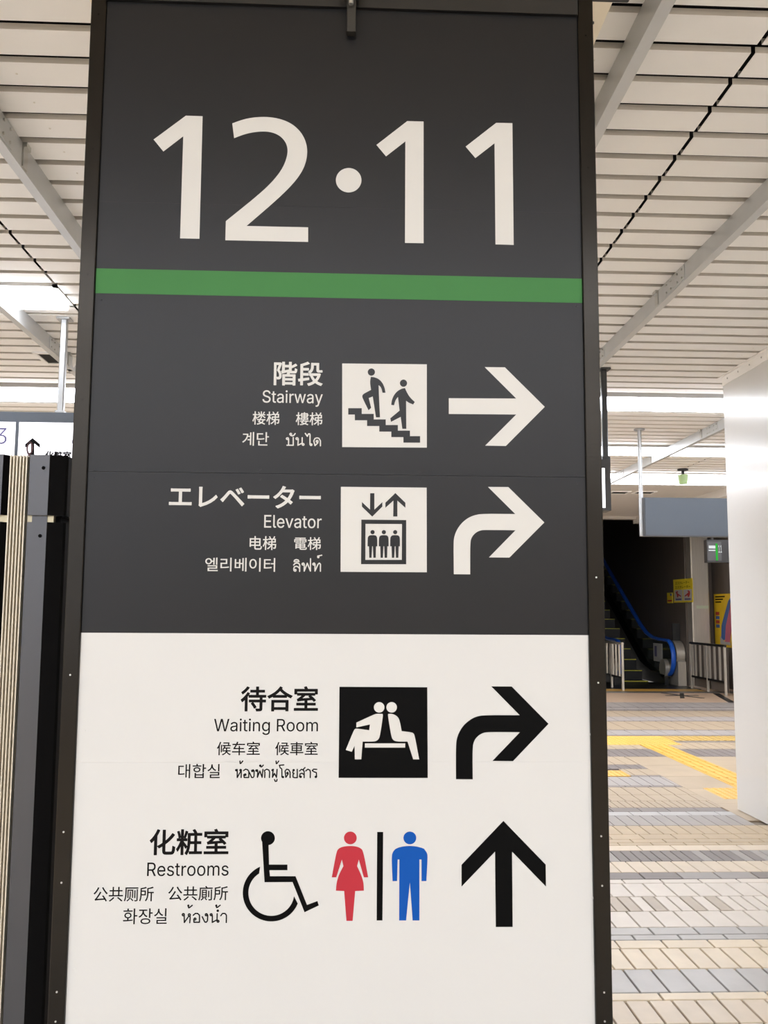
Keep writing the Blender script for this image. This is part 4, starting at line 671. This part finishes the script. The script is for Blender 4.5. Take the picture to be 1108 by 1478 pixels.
# lettering
W_, K_ = 'print_white', 'print_ink'
for key, bx, m, st in (
    ('kaidan', (395.1,521.9,465.6,556.8), W_, .00095), ('stairway', (378.7,563.6,465.6,586.6), W_, .00012), ('c1a', (364.3,593.9,403.2,613.1), W_, .00022), ('c1b', (426.7,595.2,465.1,613.9), W_, .00022),
    ('k1', (349.6,623.7,388,643.4), W_, .00014),
    ('erebe', (244,700.8,462.9,733.3), W_, .0010), ('elevator', (381.2,743.7,464,762.2), W_, .00012), ('c2a', (360.2,773.9,398.5,793.8), W_, .00022), ('c2b', (424.5,775.3,462.9,793.8), W_, .00022),
    ('k2', (296.1,805.1,397,824.9), W_, .00014),
    ('machiai', (347.3,990.4,459,1026.9), K_, .0010), ('waiting', (308.7,1037.1,458.8,1060.8), K_, .00012), ('c3a', (313,1070.3,375.1,1090.1), K_, .00022), ('c3b', (397,1070.7,458.6,1090.1), K_, .00022),
    ('k3', (257.1,1102.5,317.3,1123.3), K_, .00014),
    ('kesho', (215.9,1196.3,329.9,1234.2), K_, .0010), ('restrooms', (212.4,1244.6,329.9,1264.4), K_, .00012), ('c4a', (134.9,1279.9,221.9,1301.2), K_, .00022), ('c4b', (242.6,1278.7,328.9,1299.8), K_, .00022),
    ('k4', (177.6,1311.1,240.8,1333.9), K_, .00014)):
    words('lettering', key, bx, m, st)

brush_words = [
 (255, 1300, 13.85, 25, K_, [[(112,270),(130,256),(150,265),(152,435),(240,310)],[(265,300),(268,350),(260,440)],[(235,85),(237,140),(255,138),(310,92)],
   [(330,290),(370,255),(420,255),(455,290),(455,430),(345,430),(340,370)],[(510,320),(560,425),(590,430),(615,400),(620,290),(600,260),(575,265)],
   [(700,262),(712,300),(710,432),(800,385)],[(808,260),(805,390)],[(793,85),(795,135),(815,132),(868,90)],[(880,300),(915,255),(965,255),(993,290),(990,435)]],
  [(130,282,19),(252,284,21),(232,100,9),(365,365,19),(590,282,19),(688,280,19),(825,410,19),(790,100,9),(820,200,13)]),
 (408, 620, 17.87, 31, W_, [[(135,212),(150,240),(148,405),(270,405),(270,205)],[(105,405),(148,405)],[(200,150),(245,165),(290,145),(318,105)],
   [(380,212),(400,240),(390,405),(500,350)],[(500,210),(500,370)],[(580,100),(632,175),(660,115),(690,110),(703,140),(700,380)],
   [(970,420),(970,290),(930,225),(880,215),(830,230),(800,290),(810,340),(830,415),(905,340)]],
  [(118,235,23),(205,120,22),(365,235,24),(525,385,22),(728,390,22),(885,305,24)]),
 (418, 798, 21.3, 36, W_, [[(135,265),(150,225),(200,205),(260,220),(285,268),(135,268)],[(120,375),(160,325),(220,310),(285,330),(308,380),(305,570)],
   [(300,480),(250,425),(200,410),(145,430),(125,480),(130,540)],[(425,312),(448,350),(445,560),(540,320),(635,560),(640,180)],
   [(755,312),(778,350),(775,560),(870,350),(910,315),(945,350),(942,565)],[(860,100),(900,90),(985,72)]],
  [(165,535,28),(410,345,30),(740,345,29),(878,128,20)]),
 (335, 1094, 8.523, 15, K_, [[(62,142),(62,240),(105,165)],[(112,160),(110,240)],[(96,38),(98,68),(108,66),(130,38)],[(140,155),(165,138),(190,145),(205,165),(203,240),(148,240),(143,205)],
   [(213,180),(240,240),(258,240),(268,225),(270,160),(258,145)],[(310,145),(315,165),(310,238),(340,160),(368,238),(378,140)],[(345,105),(362,110),(383,88)],
   [(400,240),(402,175),(395,155),(425,138),(450,148),(460,170),(458,240)],[(507,140),(500,175),(495,238),(520,190),(545,238),(552,140)],[(520,265),(530,288),(548,285),(552,262)],
   [(540,38),(542,70),(552,66),(572,38)],[(635,85),(580,90),(590,120),(610,135),(612,235)],[(712,242),(712,175),(695,145),(670,138),(650,160),(655,195),(660,238),(690,195)],
   [(748,165),(745,185),(760,190),(748,205),(748,235),(765,242),(800,242),(800,140)],[(828,160),(850,140),(870,145),(895,118)],[(870,145),(885,165),(885,242)],
   [(882,205),(860,188),(835,195),(828,230)],[(905,160),(930,138),(955,150),(962,175),(960,242)],[(1040,140),(1000,138),(985,155),(1005,170),(1035,180),(1038,232)]],
  [(50,150,8),(104,150,9),(160,205,9),(248,158,9),(300,155,9),(345,95,7),(497,150,8),(625,235,7),(680,185,8),(755,150,8),(842,232,8),(1028,232,8)])]
for u0, v0, sc, pw, m, lines, rings in brush_words:
    mb = MB(); hw = pw/2/sc * 1.8/FPX
    for ln in lines + [circ(a, b, r, 12) + [(a + r, b)] for a, b, r in rings]:
        P2 = loop_on(ln, u0, v0, sc)
        for i, q in enumerate(P2):
            y = SY - 0.0004 + 0.00002*((i*2) % 5)
            mb.add([(a, y, b) for a, b in circ(q[0], q[1], hw, 10)], [tuple(range(10))])
            if i:
                p_ = P2[i-1]; d_ = Vector((q[0]-p_[0], q[1]-p_[1])); d_.normalize(); nx, nz = -d_[1]*hw, d_[0]*hw; y += 0.00001
                mb.add([(p_[0]+nx, y, p_[1]+nz), (q[0]+nx, y, q[1]+nz), (q[0]-nx, y, q[1]-nz), (p_[0]-nx, y, p_[1]-nz)], [(0,1,2,3)])
    mb.build('lettering', m, sign)
# bracket at the top edge
c = on_y(507, 20, SY - 0.02); zb = on_y(507, 47, SY - 0.02)[2]
br = MB().bbox((c[0]-.0095, SY - 0.024, zb), (c[0]+.0095, SY - 0.008, 2.858), 0.0015).build('hanging_bracket', 'bracket_grey', sign)
MB().box((c[0]-.014, SY - 0.03, ZT + 0.008), (c[0]+.016, SY - 0.02, 2.86)).build('saddle', 'bracket_grey', br)
MB().cyl((c[0]-.001, SY-.034), 0.005, ZT - 0.012, ZT + 0.03, n=10).build('bolt', 'zinc', br)
for s in (-1, 1): MB().cyl((SY - .028, ZT + 0.012), 0.005, c[0]+s*.014, c[0]+s*.024, 'X', 8).build('bolt', 'zinc', br)
rail = thing('header_rail', 'black header rail running along the top of the big sign', 'rail', (0.1, 1.9, 2.862))
MB().bbox((FA, SY - 0.02, 2.862), (0.50, SY + 0.03, 2.90), 0.002).build('bar', 'black_metal', rail)
MB().bbox((0.514, SY - 0.02, 2.797), (0.592, SY + 0.005, 2.90), 0.002).bbox((0.50, SY - 0.02, 2.862), (0.514, SY + 0.005, 2.90), 0.001).build('end_arm', 'black_metal', rail)

for X in (-0.45, 0.45): MB().box((X - .02, SY - .01, 2.90), (X + .02, SY + .02, CZ - 0.1)).build('hanger', 'black_metal', rail)

# ================================================================== LEFT: SHUTTER HOUSING BEHIND THE SIGN
MY = 2.25
def X_at(px, py): return on_y(px, py, MY)[0]
xg1 = (X_at(75, 657) + X_at(52, 1078) + X_at(32, 1478))/3 + .0; xg0 = (X_at(47, 657) + X_at(20, 1078))/2
zt = on_y(60, 656.5, MY)[2]; zgap1 = on_y(55, 743.5, MY)[2]; zgap0 = on_y(55, 753.5, MY)[2]
mach = thing('equipment_cabinet', 'dark grey metal cabinet with a ribbed light strip, left of the big sign', 'cabinet', (xg0 - .2, MY + .3, 0))
def shell(name, x0, x1, z0, z1, ch=0.036):
    pr = [(x0, MY), (x1, MY), (x1 + ch, MY + .012), (x1 + ch + .004, MY + .02), (x1 + ch + .004, MY + .55), (x0, MY + .55)]
    mb = MB().prism(pr, z0, z1, 'Z'); o = mb.build(name, ['machine_grey', 'machine_black'], mach)
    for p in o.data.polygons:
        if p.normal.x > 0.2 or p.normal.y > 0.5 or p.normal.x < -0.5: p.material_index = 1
    return o
up = shell('upper_case', xg0, xg1, zgap1, zt); lo = shell('lower_case', xg0, xg1, 0, zgap0)
MB().box((xg0 - .004, MY + .012, zgap0), (xg1 + .012, MY + .03, zgap1)).build('joint_strip', 'machine_gold', mach)
MB().box((xg0 - .004, MY + .03, zgap0), (xg1 + .024, MY + .5, zgap1)).build('joint_core', 'machine_black', mach)
MB().box((xg0 + .008, MY + .010, zgap0 + .0005), (xg1 - .003, MY + .02, zgap1 - .0005)).build('joint_plate', 'machine_grey', mach)
def mscrew(px, py, par):
    q = on_y(px, py, MY)
    s = MB().cyl((q[0], q[2]), 0.0062, MY - 0.001, MY + 0.001, 'Y', 18).build('screw', 'machine_grey', par)
    MB().cyl((q[0], q[2]), 0.0044, MY - 0.0022, MY - 0.0008, 'Y', 14).build('socket', 'machine_black', s)
mscrew(63, 675.5, up); mscrew(58, 773.5, lo)
# ribbed strip
rx1 = xg0 - .004; rx0 = X_at(13.5, 657)
MB().box((rx0 - .03, MY + .02, 0), (rx1 + .004, MY + .5, zt - .002)).build('rib_backing', 'plenum', mach)
n = 6; pch = (rx1 - rx0)/n
for i in range(n):
    a = rx0 + pch*i + .0012
    MB().bbox((a, MY + .002, 0), (a + pch*.46, MY + .024, zt - .001), 0.0008).build('rib', 'rib_light', mach)
# next case to the left
nx1 = X_at(5, 657) + .012
o = shell('upper_case', nx1 - .3, nx1 - .012, zgap1, zt, .008); o = shell('lower_case', nx1 - .3, nx1 - .012, 0, zgap0, .008)
MB().box((nx1 - .29, MY + .012, zgap0), (nx1, MY + .5, zgap1)).build('joint_strip', 'machine_gold', mach)
q = on_y(43, 646, MY + .1)
pts = [(q[0] + .0065*math.cos(t*math.pi/10), MY + .1, q[2] - .002 + .0155*math.sin(t*math.pi/10)) for t in range(20)]
MB().tube(pts, 0.0022, 8, closed=True, side=Vector((0,1,0))).build('ring', 'ring_red', mach)
MB().cyl((q[0], MY + .1), 0.004, zt - .004, q[2] - .014, n=8).build('ring_post', 'ring_red', mach)

# ================================================================== HANGING LIGHT BOX, LEFT
def pole(X, Y, z0, z1, m, r=0.022, label='', square=True):
    t = thing('ceiling_pole', label, 'pole', (X, Y, z0))
    if square: MB().bbox((X-r, Y-r, z0), (X+r, Y+r, z1), 0.006).build('tube', m, t)
    else: MB().cyl((X, Y), r, z0, z1, n=20).build('tube', m, t, smooth=True)
    MB().bbox((X-r*2.2, Y-r*2.2, z1 - .012), (X+r*2.2, Y+r*2.2, z1), 0.003).build('ceiling_plate', m, t)
    MB().bbox((X-r*1.5, Y-r*1.5, z0), (X+r*1.5, Y+r*1.5, z0 + .03), 0.003).build('foot', m, t)
    return t
BY = 5.83
zb1 = on_y(60, 595, BY)[2]; zf1 = on_y(60, 609.5, BY)[2]; bx0 = on_y(-330, 620, BY)[0]; bx1 = -1.46
lb = thing('light_box_sign', 'backlit white hanging sign with a grey top edge, left of the big sign', 'sign', ((bx0+bx1)/2, BY + .1, zb1 - .55))
MB().box((bx0, BY + .012, zb1 - .55), (bx1, BY + .2, zb1)).build('housing', 'box_grey', lb)
MB().box((bx0, BY - .002, zf1), (bx1, BY + .012, zb1)).build('top_rim', 'box_grey', lb)
MB().box((bx0, BY - .002, zb1 - .55), (bx1, BY + .012, zb1 - .49)).build('bottom_rim', 'box_grey', lb)
dv0, dv1 = on_y(22, 630, BY)[0], on_y(26.5, 630, BY)[0]
MB().box((dv0, BY - .002, zb1 - .49), (dv1, BY + .012, zf1)).build('divider', 'box_grey', lb)
scr_l = MB().box((bx0, BY + .004, zb1 - .49), (dv0, BY + .012, zf1)).build('screen', 'screen_white', lb)
scr_r = MB().box((dv1, BY + .004, zb1 - .49), (bx1, BY + .012, zf1)).build('screen', 'screen_white', lb)
words('numeral', 'three', (-6, 617.5, 10, 641), 'print_violet', 0, BY + .004, scr_l, 0.001)
words('numeral', 'zero', (104, 630, 124, 645), 'print_violet', 0, BY + .004, scr_r, 0.001)
words('lettering', 'kesho', (65, 651, 103, 664), 'print_ink', 0.002, BY + .004, scr_r, 0.001)
mb = MB(); fill(mb, [loop_on([(46.7,632),(57.5,641),(57.5,646.5),(49.3,640),(49.3,672),(44.2,672),(44.2,640),(36,646.5),(36,641)], 0, 0, 1, BY)], lambda a, b: (a, BY + .003, b)); mb.build('arrow', 'print_ink', scr_r)
q = on_z(87, 453, CZ); pole(q[0], BY + .1, zb1, CZ, 'pole_steel', 0.02, 'thin steel pole holding the backlit sign on the left')

# ================================================================== HANGING DISPLAY, RIGHT OF THE SIGN
DY = 6.86
x1 = on_y(881, 700, DY)[0]; x0 = x1 - 1.3; z1 = on_y(875, 663, DY)[2]; z0 = on_y(875, 737, DY)[2]
zs1 = on_y(870, 675.5, DY)[2]; zs0 = on_y(870, 733, DY)[2]; xs = on_y(873, 700, DY)[0]
db = thing('light_box_sign', 'dark framed lit display hanging just right of the big sign', 'sign', ((x0+x1)/2, DY + .07, z0))
MB().box((x0, DY + .01, z0), (x1, DY + .14, z1)).build('housing', 'box_frame', db)
MB().box((xs, DY - .004, z0), (x1, DY + .01, z1)).box((x0, DY - .004, zs1), (xs, DY + .01, z1)).box((x0, DY - .004, z0), (xs, DY + .01, zs0)).box((x0, DY - .004, zs0), (x0 + .04, DY + .01, zs1)).build('rim', 'box_frame', db)
MB().box((x0 + .04, DY + .002, zs0), (xs, DY + .01, zs1)).build('screen', 'screen_white', db)
xp = on_y(876.5, 640, DY)[0]
pole(xp, DY + .07, z1, CZ, 'pole_dark', 0.021, 'dark steel pole at the right end of the lit display')
pole(xp - 1.15, DY + .07, z1, CZ, 'pole_dark', 0.021, 'dark steel pole hidden behind the big sign')
cb = MB(); qx = on_y(868, 640, DY)[0]
cb.tube([(qx + .008*math.sin(i*1.3), DY + .07, z1 + (CZ - z1)*i/14) for i in range(15)], 0.004, 6).build('power_cable', 'black_metal', db)

# ================================================================== GREY HANGING BOARD
GY = 9.2
gx0 = on_y(931, 745, GY)[0]; gz1 = on_y(990, 718.5, GY)[2]; gz0 = on_y(990, 773.5, GY)[2]
gb = thing('hanging_board', 'plain blue-grey hanging board in front of the escalator', 'sign', (gx0 + 1, GY + .08, gz0))
MB().bbox((gx0, GY, gz0), (gx0 + 2.2, GY + .16, gz1), 0.005).build('panel', 'box_grey', gb)
MB().box((gx0 - .018, GY + .01, gz0 + .002), (gx0, GY + .15, gz1 - .002)).build('end_cap', 'box_frame', gb)
MB().box((gx0 - .02, GY - .006, gz0 - .008), (gx0 + 2.2, GY + .006, gz0 + .004)).build('bottom_rim', 'box_frame', gb)
xq = on_y(926.5, 700, GY)[0]
t = thing('ceiling_pole', 'slim silver pole at the left end of the blue-grey board', 'pole', (xq, GY + .05, gz0))
MB().cyl((xq, GY + .05), 0.02, gz0, CZ, n=20).build('tube', 'pole_steel', t, smooth=True)
MB().cyl((xq, GY + .05), 0.055, CZ - .012, CZ, n=20).build('ceiling_plate', 'pole_steel', t)
t = thing('ceiling_pole', 'slim silver pole at the hidden right end of the blue-grey board', 'pole', (gx0 + 2.22, GY + .05, gz0))
MB().cyl((gx0 + 2.222, GY + .05), 0.02, gz0, CZ, n=20).build('tube', 'pole_steel', t, smooth=True)

# ================================================================== WHITE PILLAR
PX, PY0, PY1 = 3.035, 4.3, 7.12
pil = thing('clad_pillar', 'glossy white panelled pillar at the right picture edge', 'pillar', (3.5, 5.7, 0))
MB().box((PX + .012, PY0 + .012, 0), (3.9, PY1 - .012, CZ)).build('core', 'pillar_white', pil)
yb = PY1
for L_ in (0.94, 0.94, 0.94):
    MB().bbox((PX, yb - L_ + .0012, 0.004), (PX + .012, yb - .0012, CZ - .06), 0.001).build('panel', 'pillar_white', pil); yb -= L_
MB().bbox((PX + .013, PY0, 0.004), (3.9, PY0 + .012, CZ - .06), 0.001).build('panel', 'pillar_white', pil)
MB().bbox((PX + .013, PY1 - .012, 0.004), (3.9, PY1, CZ - .06), 0.001).build('panel', 'pillar_white', pil)
tt = MB().box((PX - .03, PY0 - .03, CZ - .006), (3.93, PY1 + .03, CZ)).box((PX - .004, PY0 - .004, CZ - .075), (PX + .004, PY1 + .004, CZ - .006)).box((PX, PY1 - .004, CZ - .075), (3.9, PY1 + .004, CZ - .006)).build('top_trim', 'slat_white', pil)
for i in range(14):
    MB().cyl((PY1 - .1 - i*.2, CZ - .035), 0.006, PX - .008, PX - .004, 'X', 8).build('screw', 'zinc', tt)

# ================================================================== ESCALATOR
esc = thing('escalator', 'black escalator with blue handrails climbing away at the far right', 'escalator', (6.3, 21, 0))
EX0, EX1 = 5.7, 6.86; E0 = 20.0; SL = 0.56
for i in range(16):
    y = E0 + i*0.4; z = max(0.0, i*0.4*SL - 0.02) + 0.02
    st = MB().box((EX0 + .2, y, -0.05 if i == 0 else z - .24), (EX1 - .22, y + .42, z)).build('step', 'step_black', esc)
    MB().box((EX0 + .2, y - .004, z - .012), (EX1 - .22, y + .05, z + .004)).build('step_edge', 'safety_yellow', st)
def rail_path(X):
    p = []
    for t in range(0, 13):                                   # newel nose, from below round to the top
        a = -math.pi/2 - t*math.pi/12; r = 0.36
        p.append((X, 19.35 + r*math.cos(a)*0.95, 0.56 + r*math.sin(a)))
    p += [(X, 19.9, .93), (X, 20.3, .96), (X, 20.7, 1.05), (X, 21.1, 1.22)]
    for i in range(1, 11): p.append((X, 21.1 + i*.6, 1.22 + i*.6*SL))
    return p
for X in (EX0 + .06, EX1):
    P_ = rail_path(X)
    MB().tube(P_, 0.05, 10, squash=0.7).build('handrail', 'handrail_blue', esc, smooth=True)
    pr = [(19.45, 0.0)] + [(p[1] + .01, p[2]) for p in P_[1:]] + [(P_[-1][1], P_[-1][2] - .85), (20.6, 0.1), (20.3, 0.0)]
    s = -1 if X < 6 else 1
    MB().prism([(a, b) for a, b in pr], X - .012, X + .012, 'X').build('balustrade', 'glass_dark', esc)
    sk = [(19.3, 0), (19.3, .2), (20.2, .24), (20.9, .4)] + [(20.9 + i, .4 + i*SL) for i in (2, 4, 6)] + [(26.9, .05 + 5*SL), (20.9, 0)]
    MB().prism(sk, X - .1 if X > 6 else X - .08, X - .013 if X > 6 else X + .1, 'X').build('skirt', 'stainless' if False else 'step_black', esc)
    MB().cyl((19.42, .33), 0.2, X - .1, X + .02, 'X', 20).build('newel_cover', 'stainless', esc, smooth=True)
MB().bbox((EX1 + .07, 18.96, 0), (7.11, 20.6, .5), .01).cyl((18.96 + .35, .62), .3, EX1 + .07, 7.11, 'X', 24).build('side_housing', 'stainless', esc, smooth=True)
MB().box((EX1 + .1, 19.3, .5), (7.115, 19.34, 1.28)).build('side_plate', 'steel_dark', esc)
q0 = on_x(942.5, 928, EX1 - .02); q1 = on_x(955.5, 955.5, EX1 - .02)
nt_ = MB().box((EX1 - .022, min(q0[1], q1[1]), q1[2]), (EX1 - .014, max(q0[1], q1[1]), q0[2])).build('notice', 'print_white', esc)
MB().box((EX1 - .024, (q0[1]+q1[1])/2 + .05, q1[2] + .1), (EX1 - .022, max(q0[1], q1[1]) - .08, q0[2] - .06)).build('notice_print', 'print_violet', nt_)

# ---- railings
def railing(X, y0, y1, label, solid=False):
    t = thing('guard_railing', label, 'railing', (X, (y0+y1)/2, 0)); h = .9
    for yy in (y0, (y0+y1)/2, y1): MB().bbox((X-.022, yy-.022, 0), (X+.022, yy+.022, h), .004).build('post', 'stainless', t)
    MB().tube([(X, y0 - .03, h), (X, y1 + .03, h)], .026, 10).build('top_rail', 'steel_dark' if solid else 'stainless', t)
    MB().box((X-.015, y0, .22), (X+.015, y1, .26)).build('bottom_rail', 'steel_dark', t)
    n = 7; 
    for i in range(1, n):
        if i == n/2: continue
        yy = y0 + (y1-y0)*i/n; MB().box((X-.018, yy-.014, .26), (X+.018, yy+.014, h-.02)).build('baluster', 'stainless', t)
    if solid: MB().box((X+.05, y0, .05), (X+.06, y1, h-.03)).build('backing_panel', 'wall_brown', t)
a = on_z(899, 996.5); railing(a[0], a[1], a[1] + 1.5, 'stainless railing left of the escalator entrance')
railing(7.0, 16.75, 18.4, 'stainless railing with wide flat bars right of the escalator', True)

# ---- column, display, posters
cx0, cx1 = on_y(999.5, 900, 18.65)[0], on_y(1025, 900, 18.65)[0]
cl = thing('steel_column', 'square stainless column right of the escalator', 'column', ((cx0+cx1)/2, 18.8, 0))
MB().bbox((cx0, 18.65, 0), (cx1, 18.94, CZ), .02).build('shaft', 'stainless', cl)
q0 = on_y(1004.5, 874, 18.65); q1 = on_y(1022, 878.5, 18.65)
MB().box((q0[0], 18.645, q1[2]), (q1[0], 18.65, q0[2])).build('sticker', 'sticker_pale', cl)

EY = 14.6
q0 = on_y(1021, 779, EY); q1 = on_y(1043, 812, EY)
ed = thing('platform_display', 'small dark lit sign with 11 and a green stripe under the blue-grey board', 'sign', ((q0[0]+q1[0])/2, EY, q1[2]))
MB().box((q0[0] - .02, EY, q1[2]), (q1[0] + .35, EY + .12, q0[2])).build('housing', 'black_metal', ed)
MB().box((q0[0] - .01, EY - .006, q1[2] + .03), (q1[0] - .02, EY, q0[2] - .03)).build('face', 'box_frame', ed)
g0, g1 = on_y(1032.5, 800, EY)[0], on_y(1035.2, 800, EY)[0]
MB().box((g0, EY - .01, q1[2] + .035), (g1, EY - .006, q0[2] - .06)).build('green_stripe', 'screen_green', ed)
words('lettering', 'eleven', (1036.3, 787, 1041.2, 797.5), 'screen_text', 0.0, EY - .006, ed, .004)
for yy, hh in ((787.5, 4.2), (793.6, 1.6)):
    u0, u1 = on_y(1022.3, yy, EY), on_y(1031.8, yy + hh, EY)
    MB().box((u0[0], EY - .01, u1[2]), (u1[0], EY - .006, u0[2])).build('lit_line', 'screen_text', ed)
for X in (q0[0] + .1, q1[0] + .25): MB().cyl((X, EY + .06), .02, q0[2], CZ, n=10).build('hanger', 'steel_dark', ed)

def side_panel(name, cat, X, x0, y0t, x1, y1b, m, label):
    """flat panel on an upright wall at X, between two image corners"""
    a = on_x(x0, y0t, X); b = on_x(x1, y1b, X); ya, yb = a[1], b[1]
    zt_ = on_x((x0+x1)/2, (y0t), X)[2]; zb_ = on_x((x0+x1)/2, (y1b), X)[2]
    t = thing(name, label, cat, (X - .01, (ya+yb)/2, zb_))
    MB().box((X - .012, min(ya, yb), zb_), (X - .001, max(ya, yb), zt_)).build('sheet', m, t)
    def sub(nm, u0, v0, u1, v1, mm, lv=1):      # fractions from the left/top
        yA = ya + (yb-ya)*u0; yB = ya + (yb-ya)*u1; zA = zt_ + (zb_-zt_)*v0; zB = zt_ + (zb_-zt_)*v1
        return MB().box((X - .012 - .002*lv, min(yA, yB), min(zA, zB)), (X - .012 - .002*(lv-1), max(yA, yB), max(zA, zB))).build(nm, mm, t)
    def poly(nm, pts, mm, lv=2):
        mb = MB(); fill(mb, [[(ya + (yb-ya)*u, zt_ + (zb_-zt_)*v) for u, v in pts]], lambda a_, b_: (X - .012 - .002*lv, a_, b_)); return mb.build(nm, mm, t)
    def word(nm, key, u0, v0, u1, v1, mm, lv=1, st=.004):
        mb = MB(); text_fit(mb, key, lambda a_, b_: (X - .012 - .002*lv, ya + (yb-ya)*a_, b_), u0, zt_ + (zb_-zt_)*v1, u1, zt_ + (zb_-zt_)*v0, 0.0); return mb.build(nm, mm, t)
    return t, sub, poly, word
t, sub, poly, word = side_panel('warning_poster', 'poster', 7.12, 972, 835.5, 1000.5, 869.5, 'poster_yellow', 'yellow escalator warning notice with two white boxes on the dark wall')
word('lettering', 'caution', .12, .1, .85, .22, 'print_ink'); word('lettering', 'caution', .1, .28, .9, .4, 'print_ink')
sub('white_box', .05, .46, .48, .93, 'print_white'); sub('white_box', .53, .46, .96, .93, 'print_white')
poly('figure_symbol', [(.12,.55),(.22,.5),(.28,.55),(.2,.58),(.42,.72),(.4,.76),(.27,.7),(.26,.78),(.2,.78),(.18,.66)], 'poster_red')
poly('figure_symbol', [(.88,.55),(.8,.5),(.74,.53),(.8,.58),(.6,.72),(.62,.76),(.75,.7),(.76,.78),(.82,.78),(.88,.66)], 'poster_red')
sub('caption', .12, .83, .42, .9, 'print_violet', 2); sub('caption', .6, .83, .9, .9, 'print_violet', 2)
t, sub, poly, word = side_panel('small_notice', 'notice', 7.12, 963, 855.5, 971, 870.5, 'poster_yellow', 'small yellow notice left of the yellow warning notice')
sub('caption', .1, .35, .9, .5, 'poster_orange'); sub('caption', .1, .7, .9, .85, 'poster_red'); sub('icon', .6, .08, .9, .3, 'poster_blue')
PXW = 7.7
t, sub, poly, word = side_panel('tall_poster', 'poster', PXW, 1030.5, 857, 1060, 934, 'poster_orange', 'tall yellow poster with pink and blue bands beside the white pillar')
poly('blue_band', [(.78,.14),(.95,.05),(.6,.86),(.34,.88),(.38,.6)], 'poster_blue')
poly('pink_band', [(.98,.1),(1,.5),(.8,.9),(.55,.9),(.62,.6)], 'poster_pink', 3)
for i in range(3): sub('caption', .08, .04 + .05*i, .6 - .1*i, .065 + .05*i, 'print_ink')
for i in range(4): sub('icon', .08, .34 + .08*i, .28, .4 + .08*i, 'poster_red' if i % 2 == 0 else 'poster_blue')
poly('white_arrow', [(.3,.8),(.55,.9),(.8,.9),(.85,.95),(.3,.95)], 'print_white', 4)
